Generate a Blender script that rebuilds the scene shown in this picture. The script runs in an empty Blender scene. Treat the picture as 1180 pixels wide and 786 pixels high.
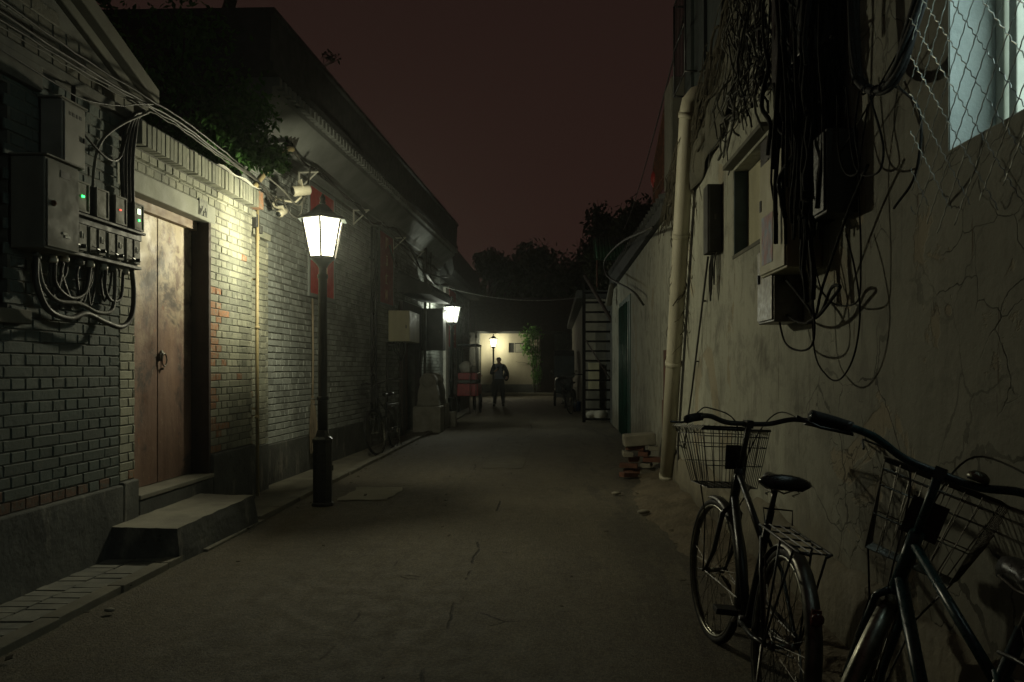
import bpy, bmesh, math, random
from mathutils import Vector, Matrix, Euler, noise
from math import sin, cos, pi, radians, atan, tan
random.seed(7)
SC = bpy.context.scene
COL = SC.collection

# ------------------------------------------------------------------ camera, world, exposure
F_PX, W_PX, H_PX = 940.0, 1180.0, 786.0
VPX, VPY = 640.0, 425.0
EYE = Vector((0, 0, 1.3))
cam_d = bpy.data.cameras.new('camera'); cam = bpy.data.objects.new('camera', cam_d); COL.objects.link(cam)
cam.location = EYE; cam.rotation_euler = (pi / 2, 0, 0)
# the verticals in the photograph are parallel: a level view down the alley on a shifted lens
cam_d.shift_x = -(VPX - W_PX / 2) / W_PX; cam_d.shift_y = (VPY - H_PX / 2) / W_PX
cam_d.sensor_width = 36; cam_d.lens = F_PX / W_PX * 36
cam_d.clip_start = 0.05; cam_d.clip_end = 600
SC.camera = cam

SC.view_settings.view_transform = 'Standard'; SC.view_settings.look = 'None'
SC.view_settings.exposure = 0.0; SC.view_settings.gamma = 1.0
SC.render.engine = 'CYCLES'
SC.cycles.use_denoising = True
SC.cycles.max_bounces = 4; SC.cycles.diffuse_bounces = 2; SC.cycles.glossy_bounces = 2
SC.cycles.transparent_max_bounces = 6; SC.cycles.volume_bounces = 0
SC.cycles.sample_clamp_indirect = 2.0
SC.cycles.use_light_tree = True
SC.cycles.use_adaptive_sampling = True; SC.cycles.adaptive_threshold = 0.02

LAMP_COL = (1.0, 0.945, 0.67)
LAMP_W = 150.0         # power of the bulb in each street lantern
SKY_TOP = (0.0150, 0.0081, 0.0066)
SKY_LOW = (0.0240, 0.0116, 0.0090)
HAZE = 0.0014  # density of the thin haze added for the halo of the lamps

world = bpy.data.worlds.new('World'); SC.world = world; world.use_nodes = True
nt = world.node_tree; bg = nt.nodes['Background']
tc = nt.nodes.new('ShaderNodeTexCoord'); sp = nt.nodes.new('ShaderNodeSeparateXYZ')
mr = nt.nodes.new('ShaderNodeMapRange'); mr.inputs[1].default_value = 0.0; mr.inputs[2].default_value = 0.55
mx = nt.nodes.new('ShaderNodeMix'); mx.data_type = 'RGBA'
mx.inputs[6].default_value = (*SKY_LOW, 1); mx.inputs[7].default_value = (*SKY_TOP, 1)
nt.links.new(tc.outputs['Generated'], sp.inputs[0]); nt.links.new(sp.outputs[2], mr.inputs[0])
nt.links.new(mr.outputs[0], mx.inputs[0]); nt.links.new(mx.outputs[2], bg.inputs[0])
bg.inputs[1].default_value = 1.0

# ------------------------------------------------------------------ helpers
def at(px, py, X=None, Y=None, Z=None):
    """world point seen at photo pixel px,py on the plane X=, Y= or Z="""
    d = Vector(((px - VPX) / F_PX, 1, -(py - VPY) / F_PX))
    if X is not None: t = (X - EYE.x) / d.x
    elif Y is not None: t = (Y - EYE.y) / d.y
    else: t = (Z - EYE.z) / d.z
    return EYE + d * t

def link(o):
    COL.objects.link(o); return o

def tag(o, label=None, cat=None, group=None, kind=None):
    if label: o['label'] = label
    if cat: o['category'] = cat
    if group: o['group'] = group
    if kind: o['kind'] = kind
    return o

def thing(name, label, cat, loc=(0, 0, 0), rot=(0, 0, 0), group=None):
    o = bpy.data.objects.new(name, None); link(o)
    o.empty_display_size = 0.1
    o.location = loc; o.rotation_euler = rot
    return tag(o, label, cat, group)

def wloc(o):
    v = Vector((0, 0, 0))
    while o is not None:
        v += Vector(o.location); o = o.parent
    return v

class MB:
    def __init__(s):
        s.v = []; s.f = []; s.m = []; s.sm = []; s.a = []; s.cur = 0; s.smooth = False; s.attr = (0.5, 0, 0)
    def add(s, vs, fs, smooth=None):
        b = len(s.v)
        s.v += [Vector(q) for q in vs]
        s.a += [s.attr] * len(vs)
        sm = s.smooth if smooth is None else smooth
        for f in fs:
            s.f.append([b + i for i in f]); s.m.append(s.cur); s.sm.append(sm)
        return s
    def box(s, c, d, rot=None, taper=None):
        x, y, z = d[0] / 2, d[1] / 2, d[2] / 2
        t = taper or 1.0
        vs = [Vector(p) for p in ((-x, -y, -z), (x, -y, -z), (x, y, -z), (-x, y, -z), (-x * t, -y * t, z), (x * t, -y * t, z), (x * t, y * t, z), (-x * t, y * t, z))]
        if rot is not None:
            R = Euler(rot).to_matrix() if not isinstance(rot, Matrix) else rot
            vs = [R @ q for q in vs]
        c = Vector(c)
        return s.add([q + c for q in vs], [(0, 3, 2, 1), (4, 5, 6, 7), (0, 1, 5, 4), (1, 2, 6, 5), (2, 3, 7, 6), (3, 0, 4, 7)], False)
    def bb(s, x0, x1, y0, y1, z0, z1):
        return s.box(((x0 + x1) / 2, (y0 + y1) / 2, (z0 + z1) / 2), (x1 - x0, y1 - y0, z1 - z0))
    def tube(s, pts, r, n=8, closed=False, cap=True):
        pts = [Vector(p) for p in pts]
        N = len(pts)
        rs = r if isinstance(r, (list, tuple)) else [r] * N
        vs = []; prev = None
        for i, p in enumerate(pts):
            if closed: t = pts[(i + 1) % N] - pts[i - 1]
            else: t = pts[min(i + 1, N - 1)] - pts[max(i - 1, 0)]
            if t.length < 1e-9: t = Vector((0, 0, 1))
            t.normalize()
            if prev is None:
                a = Vector((0, 0, 1)) if abs(t.z) < .9 else Vector((1, 0, 0))
                u = t.cross(a).normalized()
            else:
                u = prev - t * prev.dot(t)
                if u.length < 1e-6: u = t.orthogonal()
                u.normalize()
            prev = u; w = t.cross(u)
            for k in range(n):
                a = 2 * pi * k / n
                vs.append(p + (u * cos(a) + w * sin(a)) * rs[i])
        fs = []
        for i in range(N if closed else N - 1):
            j = (i + 1) % N
            for k in range(n):
                l = (k + 1) % n
                fs.append((i * n + k, i * n + l, j * n + l, j * n + k))
        if cap and not closed:
            fs.append(tuple(range(n))[::-1]); fs.append(tuple((N - 1) * n + k for k in range(n)))
        return s.add(vs, fs, n > 5)
    def lathe(s, prof, c=(0, 0, 0), n=16, rot=None, smooth=True, phase=0.0):
        c = Vector(c); vs = []
        R = Euler(rot).to_matrix() if rot is not None else None
        for (r, z) in prof:
            for k in range(n):
                a = 2 * pi * k / n + phase
                q = Vector((r * cos(a), r * sin(a), z))
                if R is not None: q = R @ q
                vs.append(q + c)
        fs = []
        for i in range(len(prof) - 1):
            for k in range(n):
                l = (k + 1) % n
                fs.append((i * n + k, i * n + l, (i + 1) * n + l, (i + 1) * n + k))
        fs.append(tuple(range(n))[::-1]); fs.append(tuple((len(prof) - 1) * n + k for k in range(n)))
        return s.add(vs, fs, smooth)
    def prism(s, poly, axis, a, b, smooth=False):
        """poly: list of 2D; axis 'x': (y,z) extruded x a..b; 'y': (x,z); 'z': (x,y)"""
        def P(q, t):
            return {'x': (t, q[0], q[1]), 'y': (q[0], t, q[1]), 'z': (q[0], q[1], t)}[axis]
        n = len(poly)
        vs = [P(q, a) for q in poly] + [P(q, b) for q in poly]
        fs = [tuple(range(n)), tuple(range(n, 2 * n))[::-1]]
        for i in range(n):
            j = (i + 1) % n
            fs.append((i, i + n, j + n, j))
        return s.add(vs, fs, smooth)
    def ell(s, c, r, n=12, m=8, rot=None):
        prof = [(max(1e-4, sin(pi * i / m)), -cos(pi * i / m)) for i in range(m + 1)]
        b = len(s.v)
        s.lathe(prof, n=n)
        R = Euler(rot).to_matrix() if rot is not None else Matrix.Identity(3)
        for i in range(b, len(s.v)):
            q = s.v[i]
            s.v[i] = R @ Vector((q.x * r[0], q.y * r[1], q.z * r[2])) + Vector(c)
        return s
    def build(s, name, mats, parent=None, local=False, bevel=0, label=None, recenter=True):
        me = bpy.data.meshes.new(name)
        mats = mats if isinstance(mats, (list, tuple)) else [mats]
        off = Vector((0, 0, 0)); loc = Vector((0, 0, 0))
        if parent is not None:
            if not local: off = wloc(parent)
        elif recenter and s.v:
            xs = [q.x for q in s.v]; ys = [q.y for q in s.v]; zs = [q.z for q in s.v]
            off = Vector(((min(xs) + max(xs)) / 2, (min(ys) + max(ys)) / 2, min(zs))); loc = off
        me.from_pydata([tuple(q - off) for q in s.v], [], s.f)
        for m in mats: me.materials.append(m)
        me.polygons.foreach_set('material_index', s.m)
        me.polygons.foreach_set('use_smooth', s.sm)
        at_ = me.attributes.new('var', 'FLOAT_COLOR', 'POINT')
        buf = []
        for q in s.a: buf += [q[0], q[1], q[2], 1.0]
        at_.data.foreach_set('color', buf)
        bm = bmesh.new(); bm.from_mesh(me); bmesh.ops.recalc_face_normals(bm, faces=bm.faces); bm.to_mesh(me); bm.free()
        me.update()
        o = bpy.data.objects.new(name, me); link(o)
        o.location = loc
        if parent is not None: o.parent = parent
        if bevel:
            b = o.modifiers.new('bevel', 'BEVEL'); b.width = bevel; b.segments = 2; b.limit_method = 'ANGLE'; b.angle_limit = radians(40)
        if label: o['label'] = label
        return o

def struct(mb, name, mats, **k):
    o = mb.build(name, mats, **k); o['kind'] = 'structure'; return o

def copy_tree(o, parent=None):
    c = o.copy(); COL.objects.link(c); c.parent = parent
    for ch in list(o.children):
        copy_tree(ch, c)
    return c

def sag(a, b, drop, n=14, jit=0.0, rnd=random):
    a, b = Vector(a), Vector(b); out = []
    for i in range(n + 1):
        t = i / n
        p = a.lerp(b, t); p.z -= drop * 4 * t * (1 - t)
        if jit and 0 < i < n:
            p += Vector((rnd.uniform(-jit, jit) * .4, rnd.uniform(-jit, jit), rnd.uniform(-jit, jit)))
        out.append(p)
    return out

def spline(pts, k=6):
    """Catmull-Rom through points"""
    P = [Vector(p) for p in pts]; P = [P[0] * 2 - P[1]] + P + [P[-1] * 2 - P[-2]]
    out = []
    for i in range(1, len(P) - 2):
        for j in range(k):
            t = j / k
            a, b, c, d = P[i - 1], P[i], P[i + 1], P[i + 2]
            out.append(.5 * ((2 * b) + (c - a) * t + (2 * a - 5 * b + 4 * c - d) * t * t + (3 * b - a - 3 * c + d) * t ** 3))
    out.append(P[-2]); return out

# ------------------------------------------------------------------ materials
def _n(nt, typ, **kw):
    n = nt.nodes.new(typ)
    for k, v in kw.items():
        if k.startswith('i'):
            n.inputs[int(k[1:])].default_value = v
        else: setattr(n, k, v)
    return n

class NT:
    """small node-tree helper"""
    def __init__(s, name):
        s.m = bpy.data.materials.new(name); s.m.use_nodes = True
        s.nt = s.m.node_tree; s.b = s.nt.nodes['Principled BSDF']; s.L = s.nt.links.new
        s.geo = None
    def pos(s, kind='Object', scale=(1, 1, 1)):
        t = s.nt.nodes.new('ShaderNodeTexCoord'); o = t.outputs['Object']
        if kind == 'World':
            g = s.nt.nodes.new('ShaderNodeNewGeometry'); o = g.outputs['Position']
        mp = s.nt.nodes.new('ShaderNodeMapping'); mp.inputs['Scale'].default_value = scale
        s.L(o, mp.inputs[0]); return mp.outputs[0]
    def noise(s, vec, scale, detail=5, rough=.55, dist=0.0):
        n = s.nt.nodes.new('ShaderNodeTexNoise'); s.L(vec, n.inputs['Vector'])
        n.inputs['Scale'].default_value = scale; n.inputs['Detail'].default_value = detail
        n.inputs['Roughness'].default_value = rough; n.inputs['Distortion'].default_value = dist
        return n.outputs['Fac']
    def voro(s, vec, scale, feature='F1', out='Distance'):
        n = s.nt.nodes.new('ShaderNodeTexVoronoi'); n.feature = feature; s.L(vec, n.inputs['Vector'])
        n.inputs['Scale'].default_value = scale; return n.outputs[out]
    def rng(s, v, a, b, c=0.0, d=1.0):
        n = s.nt.nodes.new('ShaderNodeMapRange'); s.L(v, n.inputs[0])
        n.inputs[1].default_value = a; n.inputs[2].default_value = b; n.inputs[3].default_value = c; n.inputs[4].default_value = d
        return n.outputs[0]
    def math(s, op, a, b=None):
        n = s.nt.nodes.new('ShaderNodeMath'); n.operation = op
        for i, q in enumerate((a, b)):
            if q is None: continue
            if isinstance(q, (int, float)): n.inputs[i].default_value = q
            else: s.L(q, n.inputs[i])
        return n.outputs[0]
    def vadd(s, v, amt, nz):
        """vector + (noise-0.5)*amt"""
        n = s.nt.nodes.new('ShaderNodeTexNoise'); s.L(v, n.inputs['Vector']); n.inputs['Scale'].default_value = nz; n.inputs['Detail'].default_value = 4
        m = s.nt.nodes.new('ShaderNodeVectorMath'); m.operation = 'MULTIPLY_ADD'
        s.L(n.outputs['Color'], m.inputs[0]); m.inputs[1].default_value = (amt, amt, amt); s.L(v, m.inputs[2])
        return m.outputs[0]
    def mix(s, f, a, b, mode='MIX'):
        n = s.nt.nodes.new('ShaderNodeMix'); n.data_type = 'RGBA'; n.blend_type = mode
        if isinstance(f, (int, float)): n.inputs[0].default_value = f
        else: s.L(f, n.inputs[0])
        for i, q in ((6, a), (7, b)):
            if isinstance(q, tuple): n.inputs[i].default_value = (*q[:3], 1)
            else: s.L(q, n.inputs[i])
        return n.outputs[2]
    def bump(s, h, strength=.4, dist=.01, prev=None):
        n = s.nt.nodes.new('ShaderNodeBump'); s.L(h, n.inputs['Height'])
        n.inputs['Strength'].default_value = strength; n.inputs['Distance'].default_value = dist
        if prev is not None: s.L(prev, n.inputs['Normal'])
        return n.outputs[0]
    def sep(s, v):
        n = s.nt.nodes.new('ShaderNodeSeparateXYZ'); s.L(v, n.inputs[0]); return n.outputs
    def attr(s):
        n = s.nt.nodes.new('ShaderNodeAttribute'); n.attribute_name = 'var'
        return s.sep(n.outputs['Vector'])
    def out(s, col=None, rough=.8, normal=None, metal=0.0, spec=.4):
        if col is not None:
            if isinstance(col, tuple): s.b.inputs['Base Color'].default_value = (*col[:3], 1)
            else: s.L(col, s.b.inputs['Base Color'])
        if isinstance(rough, (int, float)): s.b.inputs['Roughness'].default_value = rough
        else: s.L(rough, s.b.inputs['Roughness'])
        s.b.inputs['Metallic'].default_value = metal
        s.b.inputs['Specular IOR Level'].default_value = spec
        if normal is not None: s.L(normal, s.b.inputs['Normal'])
        return s.m

def M(name, c1, c2=None, scale=6, rough=.8, bump=.25, bscale=45, metal=0.0, spec=.4, streak=1.0, dist=.004):
    t = NT(name); v = t.pos('Object'); c2 = c2 or tuple(x * .6 for x in c1)
    vs = t.pos('Object', (1, 1, streak)) if streak != 1 else v
    f = t.rng(t.noise(vs, scale), .35, .68)
    col = t.mix(f, c1, c2)
    r = t.rng(t.noise(v, scale * 2.3), .3, .7, max(.05, rough - .12), min(1, rough + .12))
    nb = t.bump(t.noise(v, bscale, 4), bump, dist) if bump else None
    return t.out(col, r, nb, metal, spec)

def brick_mat(name, paint, paint2, bare, dust=(.34, .33, .27)):
    t = NT(name); v = t.pos('World'); a = t.attr()
    c = t.mix(t.rng(t.noise(v, 2.2, 6), .35, .65), paint, paint2)
    c = t.mix(t.rng(a[0], 0, 1, 0, .5), c, (.075, .082, .072))
    c = t.mix(t.rng(t.noise(v, 1.1, 7, .68, .6), .50, .66, 0, .6), c, (.07, .072, .062))
    c = t.mix(t.rng(t.noise(v, 14, 5), .58, .72, 0, .5), c, dust)
    bf = t.math('MULTIPLY', a[1], t.rng(t.noise(v, 26, 4), .30, .55))
    c = t.mix(bf, c, bare)
    chips = t.math('MULTIPLY', t.rng(t.noise(v, 38, 5, .7), .64, .68), .6)
    c = t.mix(chips, c, (.10, .085, .07))
    n1 = t.bump(t.noise(v, 30, 5), .5, .008)
    n2 = t.bump(t.noise(v, 150, 3), .35, .003, n1)
    return t.out(c, .78, n2, 0, .3)

MAT = {}
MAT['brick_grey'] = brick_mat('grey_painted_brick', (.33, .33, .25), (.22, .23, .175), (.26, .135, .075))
MAT['brick_near'] = brick_mat('shaded_grey_painted_brick', (.085, .108, .095), (.066, .085, .078), (.12, .072, .050), (.13, .14, .115))  # dimmer, cooler light away from the lamp put into the brick colour
MAT['brick_big'] = brick_mat('slate_painted_brick', (.34, .365, .335), (.27, .295, .275), (.24, .12, .06), (.34, .35, .32))
MAT['brick_gable'] = brick_mat('gable_block_brick', (.12, .115, .088), (.09, .088, .07), (.16, .09, .05), (.15, .14, .11))
MAT['mortar'] = M('old_mortar', (.12, .12, .10), (.07, .07, .06), 9, .95, .5, 60)

def cement_mat(name='stained_cement'):
    t = NT(name); v = t.pos('World')
    st = t.pos('World', (1.0, 1.0, .35))
    c = t.mix(t.rng(t.noise(v, 1.7, 6, .6), .35, .65), (.11, .115, .105), (.055, .058, .055))
    c = t.mix(t.rng(t.noise(st, 5, 6, .65), .55, .68, 0, .8), c, (.22, .21, .18))
    c = t.mix(t.rng(t.noise(v, 9, 6, .7), .60, .66, 0, .7), c, (.03, .03, .03))
    n = t.bump(t.noise(v, 18, 6), .6, .012)
    n = t.bump(t.noise(v, 90, 4), .4, .003, n)
    return t.out(c, .85, n, 0, .3)
MAT['cement'] = cement_mat()
MAT['cement_lit'] = M('pale_cement', (.25, .24, .19), (.15, .145, .12), 3, .85, .45, 35)

def plaster_mat():
    t = NT('cracked_plaster'); v = t.pos('World'); z = t.sep(v)
    st = t.pos('World', (1.0, 1.0, .09))
    c = t.mix(t.rng(t.noise(v, .9, 6, .6), .35, .65), (.42, .42, .345), (.30, .305, .25))
    c = t.mix(t.rng(t.noise(st, 6, 5, .6), .5, .75, 0, .5), c, (.20, .195, .155))
    c = t.mix(t.rng(t.noise(st, 23, 3, .6), .55, .75, 0, .35), c, (.46, .45, .38))
    # darker render nearest the camera, grimy along the foot
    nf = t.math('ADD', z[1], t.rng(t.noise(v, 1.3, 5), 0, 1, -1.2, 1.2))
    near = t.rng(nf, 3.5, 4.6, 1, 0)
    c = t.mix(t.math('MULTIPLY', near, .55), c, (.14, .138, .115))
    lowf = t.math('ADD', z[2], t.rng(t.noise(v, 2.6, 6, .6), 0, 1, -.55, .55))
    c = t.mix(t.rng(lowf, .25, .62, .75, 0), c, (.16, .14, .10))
    c = t.mix(t.rng(t.noise(v, 1.9, 8, .68, .5), .56, .66, 0, .6), c, (.11, .108, .088))
    c = t.mix(t.rng(t.noise(st, 3.1, 6, .7), .60, .66, 0, .55), c, (.085, .08, .062))
    # patches where the skim coat fell off
    pat = t.rng(t.noise(v, 1.15, 7, .62, .6), .615, .63)
    c = t.mix(t.math('MULTIPLY', pat, .75), c, (.30, .26, .18))
    # cracks
    vw = t.vadd(v, .28, 2.2)
    vw = t.vadd(vw, .05, 14)
    d = t.voro(vw, 1.9, 'DISTANCE_TO_EDGE')
    d2 = t.voro(vw, 5.2, 'DISTANCE_TO_EDGE')
    m1 = t.rng(t.noise(v, .8, 3), .42, .55)
    m2 = t.math('MULTIPLY', t.rng(t.noise(v, 1.7, 3), .50, .60), near)
    w1 = t.rng(t.noise(v, 5, 3), .3, .7, .001, .016)
    cr1 = t.math('MULTIPLY', t.math('LESS_THAN', d, w1), t.math('MULTIPLY', m1, t.rng(near, 0, 1, .12, 1)))
    cr2 = t.math('MULTIPLY', t.rng(d2, .004, .016, 1, 0), m2)
    cr = t.math('MAXIMUM', cr1, cr2)
    chip = t.math('MULTIPLY', t.rng(t.noise(st, 13, 6, .7), .64, .66), .85)
    c = t.mix(chip, c, (.10, .075, .05))
    c = t.mix(t.rng(t.noise(v, 4.2, 9, .75, .4), .50, .60, 0, .45), c, (.15, .148, .125))
    c = t.mix(t.math('MULTIPLY', cr, .75), c, (.03, .029, .024))
    hgt = t.math('SUBTRACT', t.math('SUBTRACT', t.noise(v, 3.5, 7, .6), t.math('MULTIPLY', cr, .5)), t.math('MULTIPLY', pat, .2))
    n = t.bump(hgt, .55, .03)
    n = t.bump(t.noise(v, 70, 4, .6), .35, .003, n)
    return t.out(c, .86, n, 0, .25)
MAT['plaster'] = plaster_mat()

def asphalt_mat():
    t = NT('worn_asphalt'); v = t.pos('World'); s = t.sep(v)
    st = t.pos('World', (1.0, .22, 1.0))
    c = t.mix(t.rng(t.noise(st, 2.6, 9, .74), .40, .60), (.158, .137, .093), (.122, .107, .075))
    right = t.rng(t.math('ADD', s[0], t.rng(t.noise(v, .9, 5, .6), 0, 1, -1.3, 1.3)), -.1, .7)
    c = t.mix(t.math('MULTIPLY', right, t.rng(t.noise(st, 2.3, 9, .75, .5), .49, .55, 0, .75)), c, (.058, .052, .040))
    c = t.mix(t.rng(t.noise(st, .8, 8, .7), .50, .70, 0, .3), c, (.175, .152, .105))
    agg = t.voro(v, 150, 'F1')
    c = t.mix(t.rng(agg, .15, .55, .45, 0), c, (.19, .18, .15))
    c = t.mix(t.rng(t.noise(v, 190, 2), .60, .70, 0, .9), c, (.30, .28, .23))
    c = t.mix(t.rng(t.noise(v, 75, 3, .7), .40, .62, .55, 0), c, (.035, .032, .026))
    # two long joints
    wob = t.rng(t.noise(v, 1.1, 5, .6), 0, 1, -.10, .10)
    def joint(x0, w, gate_lo, sc):
        d = t.math('ABSOLUTE', t.math('SUBTRACT', t.math('ADD', s[0], wob), x0))
        g = t.rng(t.noise(v, sc, 4, .6), gate_lo, gate_lo + .05)
        return t.math('MULTIPLY', t.rng(d, w * .4, w, 1, 0), g)
    j = t.math('MAXIMUM', joint(-.55, .012, .50, 1.2), joint(-1.05, .008, .52, .9))
    vw = t.vadd(v, .35, 2.0)
    vc = t.rng(t.voro(vw, .7, 'DISTANCE_TO_EDGE'), .001, .006, 1, 0)
    j = t.math('MAXIMUM', j, t.math('MULTIPLY', vc, t.rng(t.noise(v, 1.6, 4), .60, .66)))
    c = t.mix(t.math('MULTIPLY', j, .85), c, (.015, .014, .012))
    h = t.math('SUBTRACT', t.math('ADD', t.noise(v, 120, 3, .6), t.noise(v, 45, 3, .6)), t.math('MULTIPLY', j, 1.0))
    n = t.bump(t.noise(v, 9, 6, .7), .25, .012)
    n = t.bump(h, 1.0, .009, n)
    return t.out(c, t.rng(t.noise(v, 9, 6), .3, .7, .72, .95), n, 0, .35)
MAT['asphalt'] = asphalt_mat()
MAT['earth'] = M('packed_earth', (.15, .125, .085), (.09, .075, .05), 4, .95, .9, 25, dist=.02)
MAT['concrete'] = M('pavement_concrete', (.20, .19, .145), (.12, .115, .09), 3, .9, .5, 40)
MAT['patch'] = M('light_patch', (.25, .235, .175), (.20, .185, .14), 4, .9, .5, 60)
MAT['paver'] = M('grey_paver', (.22, .22, .185), (.13, .135, .12), 5, .9, .5, 70)

def door_mat():
    t = NT('peeling_painted_door'); v = t.pos('World'); z = t.sep(v)
    st = t.pos('World', (1, 1, .16))
    c = t.mix(t.rng(t.noise(st, 5, 7, .6), .35, .65), (.235, .155, .115), (.135, .082, .062))
    c = t.mix(t.rng(t.noise(st, 30, 4, .6), .5, .7, 0, .35), c, (.075, .05, .042))
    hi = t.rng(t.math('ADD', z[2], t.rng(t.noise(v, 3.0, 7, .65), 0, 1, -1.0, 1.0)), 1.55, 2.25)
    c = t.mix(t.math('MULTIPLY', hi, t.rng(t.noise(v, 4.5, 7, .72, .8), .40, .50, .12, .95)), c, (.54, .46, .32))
    c = t.mix(t.rng(t.noise(v, 2.3, 7, .7, .4), .53, .60, 0, .85), c, (.060, .050, .045))
    c = t.mix(t.rng(t.noise(v, 17, 6, .7), .62, .66, 0, .5), c, (.30, .24, .18))
    c = t.mix(t.rng(t.noise(v, 8, 6, .7), .63, .65, 0, .6), c, (.26, .11, .06))
    n = t.bump(t.noise(st, 40, 5), .3, .003)
    n = t.bump(t.noise(v, 7, 7, .65), .5, .012, n)
    return t.out(c, t.rng(t.noise(v, 5, 5), .3, .7, .42, .75), n, 0, .4)
MAT['door'] = door_mat()
MAT['timber_dark'] = M('dark_timber', (.05, .035, .03), (.025, .02, .018), 8, .8, .4, 30, streak=.2)
MAT['black'] = M('black_paint', (.018, .022, .020), (.01, .012, .012), 20, .38, .15, 80, spec=.5)
MAT['blackm'] = M('worn_black_steel', (.03, .032, .03), (.012, .012, .012), 15, .45, .25, 80, spec=.5)
MAT['rubber'] = M('black_rubber', (.018, .018, .017), (.01, .01, .01), 30, .75, .3, 90, spec=.3)
MAT['cable'] = M('cable_sheath', (.022, .022, .020), (.05, .048, .04), 9, .6, .1, 50, spec=.4)
MAT['cable_grey'] = M('dusty_cable', (.11, .11, .09), (.05, .05, .043), 9, .7, .1, 50)
MAT['chrome'] = M('pitted_chrome', (.24, .24, .20), (.10, .10, .085), 25, .38, .08, 90, metal=1.0)
MAT['steel'] = M('dull_steel', (.17, .165, .145), (.09, .085, .075), 18, .42, .15, 80, metal=.9)
MAT['wire'] = M('galvanised_wire', (.34, .36, .33), (.15, .15, .13), 30, .4, .1, 90, metal=.7)
MAT['cabinet'] = M('dusty_grey_cabinet_paint', (.17, .168, .135), (.11, .11, .09), 5, .75, .12, 40, streak=.4)
MAT['cabinet_cream'] = M('cream_cabinet_paint', (.42, .40, .26), (.30, .28, .19), 4, .6, .12, 40, streak=.3)
MAT['cabinet_dark'] = M('dark_cabinet_paint', (.06, .062, .055), (.035, .035, .032), 5, .65, .12, 40)
MAT['meter_glass'] = M('clouded_meter_window', (.16, .16, .12), (.11, .11, .085), 9, .7, .05, 40, spec=.2)
MAT['plastic_pale'] = M('aged_white_plastic', (.55, .52, .40), (.42, .40, .30), 8, .5, .08, 50)
MAT['pvc'] = M('aged_pvc_pipe', (.50, .475, .37), (.34, .32, .24), 4, .6, .12, 30, streak=.2)
MAT['pipe_yellow'] = M('yellowed_pipe', (.40, .33, .17), (.28, .23, .13), 5, .6, .1, 30, streak=.2)
MAT['roof'] = M('grey_roof_tile', (.060, .064, .060), (.035, .037, .036), 6, .85, .4, 25)
MAT['cornice'] = M('grey_cornice', (.23, .245, .23), (.16, .17, .16), 2.5, .85, .25, 30)
MAT['verge'] = M('verge_cement', (.13, .128, .098), (.09, .088, .07), 4, .85, .35, 30)
MAT['redpanel'] = M('dim_lit_red_panel', (.30, .030, .026), (.20, .024, .022), 5, .55, .1, 40)  # darker copy of the panel red, weak light put into the colour
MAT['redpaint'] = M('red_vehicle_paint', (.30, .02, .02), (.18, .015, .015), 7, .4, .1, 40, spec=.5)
MAT['redpanel_lit'] = M('red_panel', (.48, .045, .035), (.36, .036, .03), 5, .55, .1, 40)  # brighter copy for the panel by the near lamp, light in the colour
MAT['tangle'] = M('dull_black_cable', (.010, .010, .009), (.018, .017, .015), 9, .85, .1, 50, spec=.15)  # blacker, duller copy of the cable sheath so the tangle looks solid
MAT['iron_black'] = M('deep_black_iron', (.006, .006, .006), (.010, .009, .008), 9, .9, .2, 50, spec=.06)  # deeper black than the other iron, with hardly any gleam
MAT['gold'] = M('pale_lettering', (.55, .36, .22), (.42, .26, .16), 9, .6, .05, 40)
MAT['white_paint'] = M('chalky_white_paint', (.55, .55, .48), (.38, .38, .33), 10, .7, .1, 50)
MAT['ink'] = M('faded_black_ink', (.03, .03, .03), (.05, .05, .05), 30, .8, 0, 40)
MAT['stone'] = M('weathered_stone', (.30, .295, .25), (.20, .195, .165), 5, .9, .5, 30, dist=.012)
MAT['straw'] = M('broom_straw', (.16, .13, .085), (.08, .065, .045), 12, .95, .5, 60, streak=.1)
MAT['bamboo'] = M('broom_pole', (.22, .18, .12), (.13, .11, .075), 8, .7, .2, 40, streak=.2)
MAT['green_awning'] = M('green_sheet', (.03, .11, .06), (.02, .06, .035), 4, .6, .2, 25)
MAT['green_door'] = M('green_painted_steel', (.02, .085, .065), (.015, .05, .04), 4, .45, .15, 40)
MAT['rust'] = M('rusty_iron', (.12, .05, .03), (.05, .028, .02), 14, .85, .5, 60)
MAT['redbrick'] = M('loose_red_brick', (.15, .065, .042), (.10, .055, .04), 9, .9, .6, 45, dist=.01)
MAT['block'] = M('concrete_block', (.26, .245, .19), (.17, .16, .13), 6, .9, .5, 45)
MAT['bark'] = M('rough_bark', (.07, .058, .042), (.035, .03, .022), 9, .95, .9, 22, streak=.25, dist=.02)
MAT['blue_jamb'] = M('faded_blue_paint', (.13, .19, .23), (.09, .13, .15), 6, .7, .2, 40)
MAT['pale_plaster'] = M('pale_reveal_plaster', (.46, .50, .48), (.34, .38, .37), 5, .85, .6, 22, dist=.01)
MAT['frame_white'] = M('white_window_frame', (.50, .50, .42), (.38, .38, .32), 8, .6, .1, 40)
MAT['sheet_dark'] = M('dark_corrugated_sheet', (.045, .058, .056), (.028, .036, .036), 4, .6, .15, 30, streak=.2)
MAT['vinewood'] = M('dead_vine', (.085, .075, .05), (.045, .04, .028), 12, .95, .5, 40)
MAT['poster'] = M('faded_poster', (.24, .32, .42), (.40, .16, .14), 11, .7, .02, 40)
MAT['sack'] = M('pale_sack', (.48, .46, .38), (.32, .31, .26), 6, .9, .4, 25, dist=.01)
MAT['tarp'] = M('dark_teal_tarpaulin', (.025, .04, .042), (.015, .022, .024), 4, .55, .4, 14, dist=.02)
MAT['blue_tarp'] = M('blue_bucket_plastic', (.02, .06, .14), (.015, .04, .09), 5, .5, .1, 30)
MAT['skin'] = M('skin', (.42, .27, .19), (.36, .22, .16), 12, .6, .05, 60)
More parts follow.
